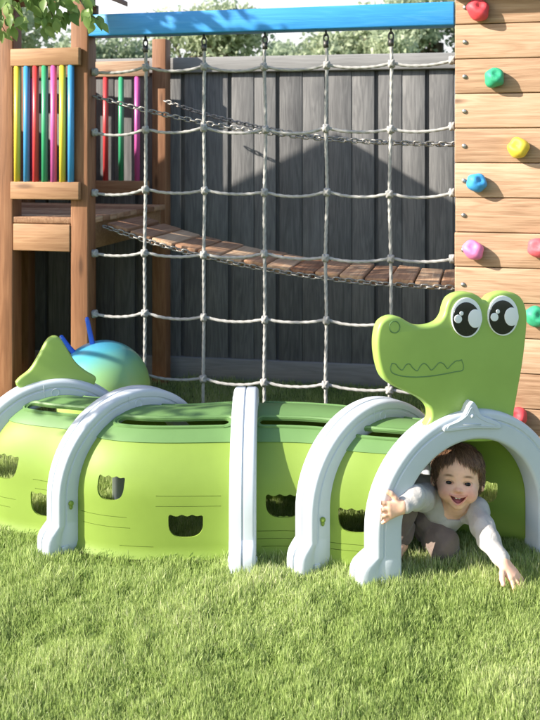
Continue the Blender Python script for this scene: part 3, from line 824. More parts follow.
def net_mesh(name, P, F, mat, parent, origin, col=None, relax=1):
    # light Laplacian relax evens out the grid steps
    e = np.concatenate([F[:, [i, (i+1) % 4]] for i in range(4)])
    for _ in range(relax):
        S_ = np.zeros_like(P); c = np.zeros(len(P))
        for a, b_ in ((0,1),(1,0)):
            np.add.at(S_, e[:, a], P[e[:, b_]]); np.add.at(c, e[:, a], 1)
        P = P+.5*(S_/np.maximum(c, 1)[:, None]-P)
    me = bpy.data.meshes.new(name); Pq = P-np.array(origin)
    me.vertices.add(len(Pq)); me.vertices.foreach_set('co', Pq.astype(np.float32).ravel())
    me.loops.add(F.size); me.loops.foreach_set('vertex_index', F.ravel().astype(np.int32))
    me.polygons.add(len(F)); me.polygons.foreach_set('loop_start', (np.arange(len(F))*4).astype(np.int32))
    me.polygons.foreach_set('use_smooth', np.ones(len(F), bool)); me.update(calc_edges=True); me.validate()
    if col is not None:
        a = me.color_attributes.new('tint', 'FLOAT_COLOR', 'POINT'); a.data.foreach_set('color', np.concatenate([col, np.ones((len(col), 1))], 1).astype(np.float32).ravel())
    me.materials.append(mat); o = bpy.data.objects.new(name, me); COL.objects.link(o); o.parent = parent
    return o
def vecs(*p): return np.array(p, float)

# joints (world metres)
HC = vecs(.6156, 2.950, .270)                                    # head centre
fwd = np.array([-.16, -.93, .30]); fwd /= np.linalg.norm(fwd)   # the face looks up at the viewer
up = np.array([.085, .28, 1.0]); up -= fwd*(up @ fwd); up /= np.linalg.norm(up)
rt = np.cross(up, fwd); rt = rt if rt[0] > 0 else -rt
HM = np.stack([rt, up, fwd])                                    # rows: x right in the picture, y up, z out of the face
def hw_(x, y, z): return HC+rt*x+up*y+fwd*z
nk = hw_(-.004, -.085, -.035); chest = vecs(.583, 3.015, .142); belly = vecs(.53, 3.09, .138); hip = vecs(.478, 3.13, .150)
shR, elR, wrR = vecs(.512, 2.972, .192), vecs(.440, 2.790, .262), vecs(.402, 2.747, .251)
shL, elL, wrL = vecs(.675, 2.955, .155), vecs(.684, 2.83, .118), vecs(.712, 2.750, .080)
hpR, knR, anR, toR = vecs(.435, 3.08, .15), vecs(.430, 2.965, .165), vecs(.428, 2.955, .045), vecs(.408, 2.905, .026)
hpL, knL, anL = vecs(.505, 3.085, .14), vecs(.565, 2.945, .050), vecs(.520, 3.10, .040)
def face_side(F, k=.006):
    """cranium, jaw, cheeks, nose, lips ... in head space"""
    E = lambda x, y, z, a, b_, c, kk=.01, mode='u': F.ell(hw_(x, y, z), (a, b_, c), HM, kk, mode)
    E(0, .022, -.018, .077, .076, .088); E(0, -.030, .010, .0635, .060, .058, .03)
    E(0, .030, .030, .060, .050, .045, .02)                                        # forehead
    for s_ in (-1, 1):
        E(s_*.035, -.049, .042, .0265, .025, .024, .020)                            # cheeks
        E(s_*.079, -.018, -.016, .009, .022, .014, .006); E(s_*.082, -.016, -.012, .004, .013, .008, .004, 's')   # ears
    E(0, -.086, .038, .018, .014, .016, .022)                                      # chin
    E(0, -.028, .0625, .0065, .015, .007, .010); E(0, -.0395, .0728, .0095, .0072, .0090, .007)   # nose bridge, tip
    for s_ in (-1, 1): E(s_*.0095, -.0412, .0665, .0062, .0050, .0060, .005); E(s_*.0048, -.0455, .0725, .0022, .0016, .0030, .002, 's')
    for s_ in (-1, 1): E(s_*.0300, -.0185, .0745, .0185, .0125, .010, .010, 's')   # sockets
def zsurf(F, x, y):
    best = None
    for z in np.arange(.11, .02, -.0005):
        p = hw_(x, y, z); q = ((p-F.lo)/F.h).astype(int)
        if F.d[tuple(q)] < 0: best = z; break
    return best
def hand(F, w, fd, nb, side, sc, curl, spread, thumb, k=.005):
    """w wrist, fd finger direction, nb back-of-hand normal, side = towards the thumb; five separate fingers"""
    fd = fd/np.linalg.norm(fd); nb = nb-fd*(nb @ fd); nb /= np.linalg.norm(nb); sd_ = side-fd*(side @ fd)-nb*(side @ nb); sd_ /= np.linalg.norm(sd_)
    offs = (.0195, .0068, -.0060, -.0180); lens = (.040, .045, .041, .032); tips = []
    for i in range(4):
        kn = w+fd*(.047-.003*abs(i-1.2))*sc+sd_*offs[i]*sc+nb*(.002 if i in (1,2) else 0)*sc
        F.cone(w+sd_*offs[i]*.5*sc, kn, .0125*sc, .0095*sc, .010)
        dr = fd*math.cos(spread[i])+sd_*math.sin(spread[i]); p = kn; c = 0; r = .0078*sc*(.92 if i == 3 else 1)
        for j, fr in enumerate((.45, .31, .24)):
            c += curl[i]*(.7, 1.0, .8)[j]; v = dr*math.cos(c)-nb*math.sin(c); q = p+v*lens[i]*fr*sc*1.05
            F.cone(p, q, r, r*.92, .0022 if j else .004); p = q; r *= .92
        tips.append((p, v, nb))
    b0 = w+fd*.012*sc+sd_*.014*sc; p = b0; r = .0098*sc
    for j, v in enumerate(thumb):
        v = fd*v[0]+sd_*v[1]-nb*v[2]; v = v/np.linalg.norm(v); q = p+v*(.022, .018, .014)[j]*sc; F.cone(p, q, r, r*.9, .006 if j == 0 else .003); p = q; r *= .9
    return tips

LO, HI = (.335, 2.650, -.012), (.800, 3.175, .425)
BF = Field(LO, HI, .0021)
BF.cone(nk, hw_(0, -.035, -.022), .036, .042, .02)
BF.chain([nk, chest], [.036, .050], .02); BF.ell(chest, (.076, .062, .060), None, .02)
BF.chain([chest, belly, hip], [.066, .072, .070], .02)
BF.chain([chest+vecs(-.02,0,.03), shR, elR, wrR], [.034, .032, .0265, .0185], .012)
BF.chain([chest+vecs(.03,0,.02), shL, elL, wrL], [.034, .031, .0255, .0180], .012)
BF.chain([hip, hpR, knR, anR], [.06, .050, .037, .024], .014); BF.chain([anR, toR], [.022, .016], .01)
BF.chain([hip, hpL, knL, anL], [.06, .050, .036, .024], .014); BF.chain([anL, anL+vecs(-.01,.045,-.012)], [.022, .016], .01)
face_side(BF)
# right hand rests on the front face of the arch, left hand props on the grass
tipsR = hand(BF, wrR, np.array([-.90, -.350, -.12]), np.array([.366,-.93,.05]), np.array([-.1,.0,1.]), .96, (.06,.04,.06,.12), (.42,.10,-.20,-.48), ((.35,1,.05),(.55,.8,.1),(.8,.55,.2)))
tipsL = hand(BF, wrL, np.array([.62, -.50, -.72]), np.array([.28,-.35,.80]), np.array([-.95,-.25,-.1]), 1.0, (.12,.10,.12,.16), (.34,.10,-.12,-.34), ((.45,1,.1),(.7,.8,.15),(.9,.5,.2)))
# open smiling mouth
YM = -.0655
def lipfn(Pt):
    x, y, z = [(Pt-HC) @ HM[i] for i in range(3)]
    q = (x/.0272)**2
    return x, y, z, (YM+.0030)+.0072*q, (YM-.0160)+.0262*q
zm = zsurf(BF, 0, YM-.004)
def mouthcut(X, Y, Z):
    dx, dy, dz = X-HC[0], Y-HC[1], Z-HC[2]
    x = rt[0]*dx+rt[1]*dy+rt[2]*dz; y = up[0]*dx+up[1]*dy+up[2]*dz; z = fwd[0]*dx+fwd[1]*dy+fwd[2]*dz
    q = (x/.0262)**2; yu, yl = (YM+.0030)+.0072*q, (YM-.0140)+.0242*q
    return np.maximum(np.maximum(y-yu, yl-y), (zm-.013)-z+.25*np.abs(x)*0)*.8
mc = hw_(0, YM-.003, zm)
# lips: a soft ridge round the opening, then the opening
for k in range(25):
    x = -.0262+.0524*k/24; q = (x/.0272)**2
    for yy, rr in (((YM+.0050)+.0066*q, .0034*(1-.5*q)), ((YM-.0172)+.0270*q, .0042*(1-.55*q))):
        zz = zsurf(BF, x, yy)
        if zz: BF.ell(hw_(x, yy, zz-.0012), (.0035, rr, .0034), HM, .003)
BF.op(mouthcut, mc-.03, mc+.03, .0015, 's')
# eye openings: almond cuts, eyeballs set in behind them
EYES = []
for s_ in (-1, 1):
    ez = zsurf(BF, s_*.030, -.0185); EYES.append((s_*.030, -.0185, ez))
    BF.ell(hw_(s_*.030, -.0190, ez+.002), (.0142, .0052, .0098), HM, .0015, 's')
Pb, Fb = BF.mesh()
x = (Pb-HC) @ HM[0]; y = (Pb-HC) @ HM[1]; z = (Pb-HC) @ HM[2]
skin = np.array([.86, .515, .365]); colr = np.tile(skin, (len(Pb), 1))
def blend(mask, c):
    global colr
    colr = colr*(1-mask[:, None])+np.array(c)*mask[:, None]
hd_ = (z > .0) & (y < .11) & (y > -.13) & (np.abs(x) < .1)
for s_ in (-1, 1): blend(.55*np.exp(-((x-s_*.040)/.020)**2-((y+.050)/.018)**2)*hd_, (.66, .23, .18))
blend(.35*np.exp(-(x/.014)**2-((y+.044)/.010)**2)*hd_, (.62, .25, .19))
_, _, _, yu, yl = lipfn(Pb); q = (x/.0272)**2
lip = np.clip(1-np.abs(y-(yu+.0022*(1-.4*q)))/.0040, 0, 1)+np.clip(1-np.abs(y-(yl-.0012+.0015*q))/.0048, 0, 1)
blend(np.clip(lip, 0, 1)*.75*(np.abs(x) < .0290)*hd_, (.66, .22, .19))
inm = (y < yu+.0005) & (y > yl-.002) & (np.abs(x) < .0275) & (z < zm-.0018-.35*np.abs(x)) & (z > zm-.03)
blend(inm*1.0, (.26, .040, .036))
blend(inm*np.exp(-(x/.014)**2-((y-(YM-.0115))/.006)**2)*.9, (.68, .22, .21))       # tongue
for s_ in (-1, 1):
    br = np.exp(-((y-(.0035-9*(x-s_*.031)**2))/.0034)**2)*np.clip(1.4-np.abs(x-s_*.031)/.014, 0, 1)*(z > .02)
    blend(np.clip(br*1.0, 0, 1), (.17, .085, .045))
    ed = np.sqrt(((x-s_*.030)/.0142)**2+((y+.0185)/.0078)**2)
    blend(np.clip(1-np.abs(ed-1.0)/.28, 0, 1)*.50*(z > .02)*(y > -.0185), (.12, .05, .035))   # lash line
    blend(np.clip(1-np.abs(ed-1.0)/.3, 0, 1)*.30*(z > .02)*(y <= -.0185), (.42, .16, .12))
for tp, v, nb_ in tipsR+tipsL:
    blend(.45*np.exp(-(((Pb-tp)**2).sum(1))/.010**2), (.66, .27, .21))
    nn = tp+nb_*.006; blend(.6*np.exp(-(((Pb-nn)**2).sum(1))/.0040**2), (.78, .50, .44))
m, nt, b = newmat('toddler_skin'); L_ = nt.links
ca_ = N(nt, 'ShaderNodeAttribute', attribute_name='tint'); tc = N(nt, 'ShaderNodeTexCoord')
n_s = N(nt, 'ShaderNodeTexNoise', Scale=70.0, Detail=4.0); L_.new(tc.outputs['Object'], n_s.inputs['Vector'])
mx = N(nt, 'ShaderNodeMix', data_type='RGBA', blend_type='MULTIPLY'); mx.inputs['Factor'].default_value = 1
rs = ramp(nt, n_s.outputs['Fac'], [(.3,(.93,.90,.89)),(.7,(1.05,1.03,1.02))]); L_.new(ca_.outputs['Color'], mx.inputs[6]); L_.new(rs.outputs[0], mx.inputs[7])
L_.new(mx.outputs[2], b.inputs['Base Color']); b.inputs['Roughness'].default_value = .48
b.inputs['Subsurface Weight'].default_value = .22; b.inputs['Subsurface Radius'].default_value = (1, .35, .2); b.inputs['Subsurface Scale'].default_value = .006
b.inputs['Specular IOR Level'].default_value = .4
M['skin'] = m
PO = (.54, 2.92, 0)
kid = empty('person', PO); tag(kid, 'smiling toddler in pale long sleeved top and brown trousers crawling out of the tunnel', 'person')
body = net_mesh('body', Pb, Fb, M['skin'], kid, PO, colr, 1)
# eyes
m, nt, b = newmat('eyeball'); L_ = nt.links
tc = N(nt, 'ShaderNodeTexCoord'); ln = N(nt, 'ShaderNodeVectorMath', operation='LENGTH')
mp_ = N(nt, 'ShaderNodeMapping'); mp_.inputs['Scale'].default_value = (1, 1, 0); L_.new(tc.outputs['Object'], mp_.inputs['Vector']); L_.new(mp_.outputs[0], ln.inputs[0])
rp = ramp(nt, ln.outputs['Value'], [(.0,(.004,.003,.003)),(.0040,(.004,.003,.003)),(.0046,(.050,.023,.012)),(.0078,(.022,.010,.007)),(.0086,(.64,.60,.57))])
L_.new(rp.outputs[0], b.inputs['Base Color']); b.inputs['Roughness'].default_value = .05; b.inputs['Specular IOR Level'].default_value = .28
M['eyeball'] = m
for ex, ey, ez in EYES:
    mm = MB(); mm.ball((0,0,0), .0128, .0128, .0128, 32, 24)
    o = mm.build('eye', M['eyeball'], kid)
    c = hw_(ex, ey, ez-.0128+.0012)-np.array(PO)
    tocam = np.array([0, 0, CAMH])-hw_(ex, ey, ez); tocam /= np.linalg.norm(tocam); zx = .35*fwd+.65*tocam; zx /= np.linalg.norm(zx)
    xx = np.cross(up, zx); xx /= np.linalg.norm(xx); yy = np.cross(zx, xx)
    o.matrix_local = Matrix.Translation(Vector(c)) @ Matrix((Vector(xx), Vector(yy), Vector(zx))).transposed().to_4x4()
# teeth
mm = MB(); hmx = Matrix((Vector(rt), Vector(up), Vector(fwd))).transposed().to_4x4()
for k, (tx, tw_) in enumerate(((-.0046,.0042),(.0046,.0042))):
    p = hw_(tx, YM+.0022+.0075*(tx/.0235)**2-.0012, zm-.0060-.10*abs(tx)); mm.ball(p, tw_, .0030, .0026, 14, 10, M=hmx.to_3x3())
M['teeth'] = plastic('milk_teeth', (.80,.77,.70), .25, .03)
mm.build('teeth', M['teeth'], kid, origin=PO)

# clothes
def cloth_noise(Fd, amp, dirs):
    X, Y, Z = Fd.ax[0][:, None, None], Fd.ax[1][None, :, None], Fd.ax[2][None, None, :]
    for (a, b_, c, ph, s_) in dirs: Fd.d += amp*s_*np.sin(a*X+b_*Y+c*Z+ph+1.2*np.sin(31*X-23*Z+17*Y+ph))
SF = Field(LO, (.80, 3.175, .33), .0026)
SF.ell(chest, (.083, .070, .068), None, .02); SF.chain([chest, belly, hip+vecs(0,.0,0)], [.074, .080, .078], .02)
SF.chain([chest+vecs(.0,-.02,.045), nk+vecs(0,.03,-.01)], [.050, .036], .02)
SF.chain([chest+vecs(-.02,0,.03), shR, elR, elR+(wrR-elR)*.80], [.044, .043, .036, .0265], .014)
SF.chain([chest+vecs(.03,0,.02), shL, elL, elL+(wrL-elL)*.85], [.044, .042, .034, .0250], .014)
cloth_noise(SF, .0019, [(60,40,-50,0,1),(-45,70,60,1.7,.9),(20,-95,75,.6,.7),(130,60,90,2.2,.35)])
# neck opening (V-shaped towards the front)
nb0 = nk+up*.035+fwd*.004
def neckcut(X, Y, Z):
    dx, dy, dz = X-nb0[0], Y-nb0[1], Z-nb0[2]
    x = rt[0]*dx+rt[1]*dy+rt[2]*dz; y = up[0]*dx+up[1]*dy+up[2]*dz; z = fwd[0]*dx+fwd[1]*dy+fwd[2]*dz
    return np.maximum(np.sqrt((x/1.0)**2+((z-.012)/1.15)**2)-(.034+.34*np.clip(y+.065, -.04, .06)), -(y+.085+.0*x))
SF.op(neckcut, nb0-.12, nb0+.1, .004, 's')
Ps, Fs = SF.mesh()
def fabric(name, c, stripes=900.0):
    m, nt, b = newmat(name); L_ = nt.links; tc = N(nt, 'ShaderNodeTexCoord')
    n_ = N(nt, 'ShaderNodeTexNoise', Scale=26.0, Detail=6.0); L_.new(tc.outputs['Object'], n_.inputs['Vector'])
    rr = ramp(nt, n_.outputs['Fac'], [(.3, mul(c,.88)), (.7, mul(c,1.06))]); L_.new(rr.outputs[0], b.inputs['Base Color'])
    w_ = N(nt, 'ShaderNodeTexNoise', Scale=stripes, Detail=2.0); L_.new(tc.outputs['Object'], w_.inputs['Vector'])
    f_ = N(nt, 'ShaderNodeTexNoise', Scale=24.0, Detail=3.0, Distortion=1.6); L_.new(tc.outputs['Object'], f_.inputs['Vector'])
    bf = N(nt, 'ShaderNodeBump', Strength=.5, Distance=.007); L_.new(f_.outputs['Fac'], bf.inputs['Height'])
    bp = N(nt, 'ShaderNodeBump', Strength=.35, Distance=.001); L_.new(w_.outputs['Fac'], bp.inputs['Height']); L_.new(bf.outputs['Normal'], bp.inputs['Normal']); L_.new(bp.outputs['Normal'], b.inputs['Normal'])
    b.inputs['Roughness'].default_value = .85; b.inputs['Sheen Weight'].default_value = .25; b.inputs['Specular IOR Level'].default_value = .2
    return m
M['shirt'] = fabric('oatmeal_jersey', (.49,.455,.43)); M['trousers'] = fabric('taupe_cotton', (.21,.155,.13))
net_mesh('shirt', Ps, Fs, M['shirt'], kid, PO, None, 1)
TF = Field(LO, (.72, 3.175, .26), .0028)
TF.chain([hip, hpR, knR, knR+(anR-knR)*.72], [.066, .062, .050, .040], .016); TF.chain([hip, hpL, knL, knL+(anL-knL)*.8], [.066, .064, .050, .036], .016)
cloth_noise(TF, .0030, [(70,30,-60,.4,1),(-50,75,50,1.1,.9),(30,-100,80,2.6,.6)])
Pt_, Ft_ = TF.mesh(); net_mesh('trousers', Pt_, Ft_, M['trousers'], kid, PO, None, 1)

# hair: a thin cap plus several thousand tapered strands
m, nt, b = newmat('brown_hair'); at_ = N(nt, 'ShaderNodeAttribute', attribute_name='rnd')
rp = ramp(nt, at_.outputs['Fac'], [(0,(.075,.037,.020)),(.5,(.18,.094,.052)),(1,(.30,.17,.10))]); nt.links.new(rp.outputs[0], b.inputs['Base Color'])
b.inputs['Roughness'].default_value = .42; b.inputs['Specular IOR Level'].default_value = .5; M['hair'] = m
def sst(a, b_, t): t = np.clip((t-a)/(b_-a), 0, 1); return t*t*(3-2*t)
def yline(x, z): return -.048+(.098+.010*np.cos(x*60+.5))*sst(.010, .052, z)+.02*sst(.04,.07,np.abs(x))*0
HF = Field(HC-.13, HC+.13, .0030)
HF.ell(hw_(0, .022, -.018), (.0805, .0795, .0915), HM, .01); HF.ell(hw_(0, .030, .030), (.063, .053, .048), HM, .02); HF.ell(hw_(0,-.02,-.03), (.078,.05,.06), HM, .02)
HD = HF.d.copy()
def outside(X, Y, Z):
    dx, dy, dz = X-HC[0], Y-HC[1], Z-HC[2]
    x = rt[0]*dx+rt[1]*dy+rt[2]*dz; y = up[0]*dx+up[1]*dy+up[2]*dz; z = fwd[0]*dx+fwd[1]*dy+fwd[2]*dz
    return yline(x, z)-y
HF.op(outside, HC-.13, HC+.13, .004, 'i')
Ph, Fh = HF.mesh()
hair = net_mesh('hair', Ph, Fh, M['hair'], kid, PO, None, 2)
a_ = hair.data.attributes.new('rnd', 'FLOAT', 'POINT'); a_.data.foreach_set('value', np.full(len(hair.data.vertices), .30, np.float32))
def hsdf(p):
    q = np.clip(((p-HF.lo)/HF.h).astype(int), 0, HF.n-2); return HD[tuple(q)]
mm = MB(); crown = hw_(.012, .098, -.030); rr_ = np.random.default_rng(3)
Nh = 8000; cnt = 0
while cnt < Nh:
    d3 = rr_.normal(size=3); d3 /= np.linalg.norm(d3)
    lx, ly, lz = d3[0]*.080, .022+d3[1]*.079, -.018+d3[2]*.091
    if lz > -.018+.06: lz = max(lz, .0)
    if ly < yline(np.array(lx), np.array(lz))-.002 or lz < -.075: continue
    p = hw_(lx, ly, lz)
    for _ in range(3):   # snap to the cap
        o_ = (p-hw_(0,.022,-.018)); o_ /= np.linalg.norm(o_); p = p-o_*hsdf(p)
    flow = p-crown; front = lz > .015
    swirl = np.cross(o_, flow)*(.28+.15*math.sin(9*lx+5*lz)); sweep = rt*(.035 if front and lx > -.01 else -.03 if front else 0)
    v = flow+swirl+sweep-up*(.035 if not front else .030)+rr_.normal(0, .010, 3); v -= o_*(v @ o_); v /= np.linalg.norm(v)+1e-9
    L = rr_.uniform(.026, .044)*(1.0 if ly < .07 else 1.25)*(rr_.uniform(.55,1.0) if front and ly < .062 else 1)
    nseg = 5; pts = []; lift = rr_.uniform(.0005, .0045) if cnt % 14 else rr_.uniform(.006, .013)
    for j in range(nseg+1):
        t = j/nseg; pts.append(p+o_*(lift*math.sin(PI*min(t*1.1,1))*.8+.0008))
        p = p+v*(L/nseg); o_ = (p-hw_(0,.022,-.018)); o_ /= np.linalg.norm(o_); p = p-o_*hsdf(p)*.9
        v = v-up*.09+rr_.normal(0,.03,3); v -= o_*(v @ o_); v /= np.linalg.norm(v)+1e-9
    wd = rr_.uniform(.0007, .0014)
    mm.tube([Vector(q_) for q_ in pts], [wd*(1-.92*(j/nseg)**1.6) for j in range(nseg+1)], 3, float(np.clip(rr_.normal(.45,.22),0,1)), cap=False)
    cnt += 1
mm.build('strands', M['hair'], hair, origin=PO)

# ------------------------------------------------------------------ ground and lawn
m, nt, b = newmat('soil_and_thatch'); L_ = nt.links
tc = N(nt, 'ShaderNodeTexCoord')
n1_ = N(nt, 'ShaderNodeTexNoise', Scale=14.0, Detail=8.0); L_.new(tc.outputs['Object'], n1_.inputs['Vector'])
r_ = ramp(nt, n1_.outputs['Fac'], [(.35,(.075,.10,.03)),(.6,(.12,.165,.05)),(.75,(.18,.21,.08))]); L_.new(r_.outputs[0], b.inputs['Base Color']); b.inputs['Roughness'].default_value = .95
gm = m
mb = MB(); mb.add([(-200,-60,0),(200,-60,0),(200,340,0),(-200,340,0)], [(0,1,2,3)])
tag(mb.build('ground', gm), kind='structure')

def vnoise(x, y, s, seed):
    """cheap smooth value noise for numpy arrays, 0..1"""
    g = np.random.default_rng(seed).random((64, 64)); x = x*s+100; y = y*s+100
    xi = np.floor(x).astype(int); yi = np.floor(y).astype(int); fx = x-xi; fy = y-yi
    fx = fx*fx*(3-2*fx); fy = fy*fy*(3-2*fy)
    G = lambda a, b_: g[a % 64, b_ % 64]
    return (G(xi,yi)*(1-fx)+G(xi+1,yi)*fx)*(1-fy)+(G(xi,yi+1)*(1-fx)+G(xi+1,yi+1)*fx)*fy

def blades(name, n, sampler, mat, hmin, hmax, wid, kind):
    X, Y = sampler(n); n = len(X)
    clump = vnoise(X, Y, 9, 1)*.6+vnoise(X, Y, 23, 2)*.4
    h = (hmin+(hmax-hmin)*rng.random(n)**1.3)*(.40+1.15*clump); h *= np.where(rng.random(n) < .05, 1.35, 1); wid = wid*np.where(rng.random(n) < .12, 1.5, .95)
    ang = vnoise(X, Y, 4, 3)*3+rng.normal(0, 1.9, n)
    lean = (.08+.70*rng.random(n)**1.7)*h*(.45+.45*vnoise(X, Y, 11, 4))
    face = rng.random(n)*6.283
    dx, dy = np.cos(ang)*lean, np.sin(ang)*lean
    wx, wy = np.cos(face)*wid*.5*(.7+.6*rng.random(n)), np.sin(face)*wid*.5*(.7+.6*rng.random(n))
    Z = np.zeros(n)
    V = np.empty((n, 7, 3), np.float32)
    def row(k, t, wf):
        cx = X+dx*t**1.9; cy = Y+dy*t**1.9; cz = h*(t-.18*t*t*lean/h)
        V[:, k, 0] = cx-wx*wf; V[:, k, 1] = cy-wy*wf; V[:, k, 2] = cz
        V[:, k+1, 0] = cx+wx*wf; V[:, k+1, 1] = cy+wy*wf; V[:, k+1, 2] = cz
    row(0, 0.0, .8); row(2, .45, 1.0); row(4, .78, .72)
    V[:, 6, 0] = X+dx; V[:, 6, 1] = Y+dy; V[:, 6, 2] = h*(1-.18*lean/h)
    base = (np.arange(n)*7)[:, None]
    q = np.concatenate([base+np.array([[0,1,3,2]]), base+np.array([[2,3,5,4]])], 1).reshape(-1, 4)
    t = base+np.array([[4,5,6]])
    loops = np.concatenate([q.ravel(), t.ravel()]).astype(np.int32)
    nq, nt_ = len(q), len(t)
    me = bpy.data.meshes.new(name); me.vertices.add(n*7); me.vertices.foreach_set('co', V.ravel())
    me.loops.add(len(loops)); me.loops.foreach_set('vertex_index', loops)
    me.polygons.add(nq+nt_)
    me.polygons.foreach_set('loop_start', np.concatenate([np.arange(nq)*4, nq*4+np.arange(nt_)*3]).astype(np.int32))
    me.polygons.foreach_set('use_smooth', np.ones(nq+nt_, bool))
    me.update(calc_edges=True)
    tone = np.clip(.5+.30*(clump-.5)+.32*(vnoise(X, Y, 3.1, 5)-.5)+rng.normal(0, .17, n), 0, 1)
    a = me.attributes.new('rnd', 'FLOAT', 'POINT'); a.data.foreach_set('value', np.repeat(tone, 7).astype(np.float32))
    me.materials.append(mat); o = bpy.data.objects.new(name, me); COL.objects.link(o); tag(o, kind=kind); return o
def samp(n):
    # dense in front of the tunnel, thinner behind it and outside the view
    out = []
    def band(k, y0, y1, marg):
        Y = y0+(y1-y0)*rng.random(k); X = (rng.random(k)*2-1)*(.31*Y+marg)*(1+np.abs(rng.normal(0,.22,k))*(rng.random(k) < .35)); out.append((X, Y))
    band(int(n*.45), 1.86, 2.75, .12); band(int(n*.23), 2.75, 3.6, .25); band(int(n*.09), 3.6, 5.25, .4)
    k = int(n*.23); Y = 1.0+4.3*rng.random(k); X = rng.normal(0, 1.5, k); out.append((X, Y))
    return np.concatenate([o[0] for o in out]), np.concatenate([o[1] for o in out])
M['grass'] = leafmat('grass_blades', [(.155,.235,.055),(.28,.38,.105),(.415,.52,.175),(.55,.635,.27),(.69,.675,.45)], .48, .5)
go = blades('grass', 600000, samp, M['grass'], .013, .041, .0021, 'stuff')
tag(go, 'short sunlit green lawn grass with uneven tufts', 'grass')

# ------------------------------------------------------------------ trees
def leaf_cloud(mb, c, rad, n, size, flat=1.0, shell=.55):
    for _ in range(n):
        d = Vector((random.gauss(0,1), random.gauss(0,1), random.gauss(0,1))).normalized()
        r = rad*(shell+(1-shell)*random.random())*random.uniform(.75, 1.12)
        p = Vector(c)+Vector((d.x*r, d.y*r, d.z*r*flat))
        q = Quaternion((random.gauss(0,1), random.gauss(0,1), random.gauss(0,1), random.gauss(0,1))).normalized()
        s = size*random.uniform(.6, 1.3)
        loc = [(-.5,0,0),(-.15,.30,.06),(.5,0,-.05),(-.15,-.30,.06)]
        vs = [p+q @ (Vector(l)*s) for l in loc]
        mb.add(vs, [(0,2,1),(0,3,2)], min(1, max(0, random.gauss(.5, .2))))
M['farleaf'] = leafmat('far_leaves', [(.33,.40,.25),(.46,.52,.35),(.58,.62,.45)], .5)
M['farleaf2'] = leafmat('far_dark_leaves', [(.25,.32,.21),(.37,.44,.30),(.48,.54,.38)], .5)
def tree(x, y, h, cr, label, mat, nb=9, dens=520):
    t = empty('broadleaf_tree', (x, y, 0)); tag(t, label, 'tree', 'trees beyond the garden fence')
    m = MB(); top = Vector((x+random.uniform(-.2,.2), y, h*.72))
    m.tube(curve([(x,y,-.05),(x+.05,y,h*.3),tuple(top)], .15), [.16-.10*i/200 for i in range(len(curve([(x,y,-.05),(x+.05,y,h*.3),tuple(top)], .15)))], 10)
    cs = []
    for k in range(nb):
        a = random.uniform(0, 6.28); rr = cr*random.uniform(.2,.75); cz = h-cr*random.uniform(.35, 1.25)
        c = Vector((x+rr*math.cos(a), y+rr*math.sin(a)*.8, cz)); cs.append(c)
        m.tube(curve([(x,y,h*.4), tuple(Vector((x,y,h*.45)).lerp(c,.6)+Vector((0,0,.1))), tuple(c)], .15), .035, 6)
    m.build('trunk', M['bark'], t, origin=(x,y,0))
    m = MB()
    for c in cs: leaf_cloud(m, c, cr*random.uniform(.32,.52), int(dens*1.7), .105, random.uniform(.7,.95), .35)
    m.build('crown', mat, t, origin=(x,y,0))
TR = [(-4.6,13.5,3.9,1.5,'farleaf','pale green tree beyond the fence, leftmost behind the tower pickets'),
      (-2.6,16.5,4.0,1.35,'farleaf2','hazy tree seen between the tower posts under the beam'),
      (-1.15,14.5,3.95,1.25,'farleaf','pale tree beyond the fence above its left end'),
      (.55,18.0,3.7,1.1,'farleaf2','small distant tree behind the middle of the blue beam'),
      (1.65,14.0,3.85,1.25,'farleaf','green tree beyond the fence, right of the middle ropes'),
      (2.9,16.0,4.5,1.4,'farleaf2','dark green tree beyond the fence beside the climbing wall'),
      (5.0,17.0,4.8,1.7,'farleaf','tall pale tree hidden behind the climbing wall')]
for x, y, h, cr, mt, lb in TR[:6]: tree(x, y, h, cr, lb, M[mt])

# overhanging branch at the top left
M['leaf'] = leafmat('branch_leaves', [(.14,.24,.06),(.27,.40,.12),(.40,.52,.20)], .45, .4)
nt_ = empty('overhanging_tree', (-2.3, 3.35, 0)); tag(nt_, 'leafy green branch hanging into the top left corner', 'tree')
m = MB(); tr_ = curve([(-2.3,3.35,-.05),(-2.27,3.33,1.2),(-2.2,3.4,2.2),(-1.85,3.6,2.75)], .05)
m.tube(tr_, [.085-.04*i/len(tr_) for i in range(len(tr_))], 14)
m.build('trunk', M['bark'], nt_, origin=(-2.3,3.35,0))
D0 = 3.42
twigs = [[(-90,-110),(-30,-50),(5,-12),(26,14)], [(-60,-120),(10,-60),(42,-16),(56,16)], [(-30,-120),(40,-60),(74,-18),(88,4),(98,10)], [(-110,-80),(-50,-30),(-12,-4),(4,22)], [(-70,-110),(-5,-55),(24,-24),(46,18)], [(-20,-110),(30,-55),(62,-22),(70,8)]]
lm = MB(); tm = MB()
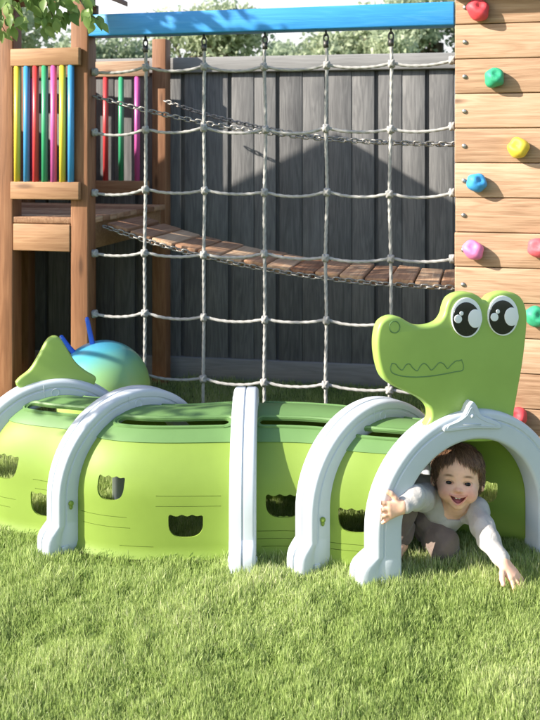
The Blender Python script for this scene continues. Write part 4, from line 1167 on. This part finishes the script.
def leaf(p, d, nrm, L, rnd):
    """pointed leaf with a folded midrib"""
    d = d.normalized(); s = d.cross(nrm).normalized(); n_ = s.cross(d).normalized()
    prof = [(0,.02),(.12,.22),(.3,.36),(.5,.36),(.7,.25),(.87,.10),(1.0,.0)]
    vs = []; 
    for t, w_ in prof:
        mid = p+d*(L*t)-n_*(L*.16*t*t)
        vs += [mid+s*(w_*L*.78)+n_*(w_*L*.22), mid, mid-s*(w_*L*.78)+n_*(w_*L*.22)]
    fs = []
    for i in range(len(prof)-1):
        a = i*3; fs += [(a,a+1,a+4,a+3),(a+1,a+2,a+5,a+4)]
    lm.add(vs, fs, rnd, True)
def bough(pts3, n):
    c = curve(pts3, .01); tm.tube(c, [.007-.0055*i/len(c) for i in range(len(c))], 6)
    for k in range(n):
        i = int(len(c)*(.25+.75*(k+random.random())/n)); i = min(i, len(c)-2)
        t = (c[i+1]-c[i]).normalized()
        dirn = (Vector((random.gauss(0,.55), random.gauss(0,.4), -1.0+random.gauss(0,.35))) + t*.35)
        nrm = Vector((random.gauss(-.2,.45), -1, random.gauss(.45,.4)))
        leaf(c[i]+Vector((random.gauss(0,.018), random.gauss(0,.03), random.gauss(0,.012))), dirn, nrm, random.uniform(.040,.062), min(1,max(0,random.gauss(.5,.22))))
for tw_ in twigs:
    dd = D0+random.uniform(-.12,.12)
    bough([tuple(at(px, py, dd)+Vector((0, random.uniform(-.03,.03), 0))) for px, py in [(x_, y_+9) for x_, y_ in tw_]], 72)
root = at(-60, -120, D0)
tm.tube(curve([(-1.85,3.6,2.75), (-1.5,3.5,2.62), tuple(root)], .03), .02, 8)
for c_, r_, n_ in (((-2.25,3.0,2.35),.34,420), ((-1.95,3.25,2.75),.30,300), ((-2.45,2.62,1.65),.26,230)):  # extra leaf clumps out of view, added to dapple tower, net and tunnel with shade
    tm.tube(curve([(-2.26,3.33,1.3 if c_[2] < 2 else 2.1), tuple(Vector((-2.26,3.33,1.6)).lerp(Vector(c_), .6)), c_], .05), .014, 6)
    for _ in range(n_):
        v_ = Vector((random.gauss(0,1), random.gauss(0,1), random.gauss(0,.8))).normalized()*(r_*random.random()**.5)
        leaf(Vector(c_)+v_, Vector((random.gauss(0,.6), random.gauss(0,.6), -.8)), Vector((random.gauss(-.3,.6), random.gauss(-.6,.6), random.gauss(.5,.5))), random.uniform(.05,.075), min(1,max(0,random.gauss(.5,.22))))
tm.build('branch', M['bark'], nt_, origin=(-2.3,3.35,0))
lm.build('crown', M['leaf'], nt_, origin=(-2.3,3.35,0))
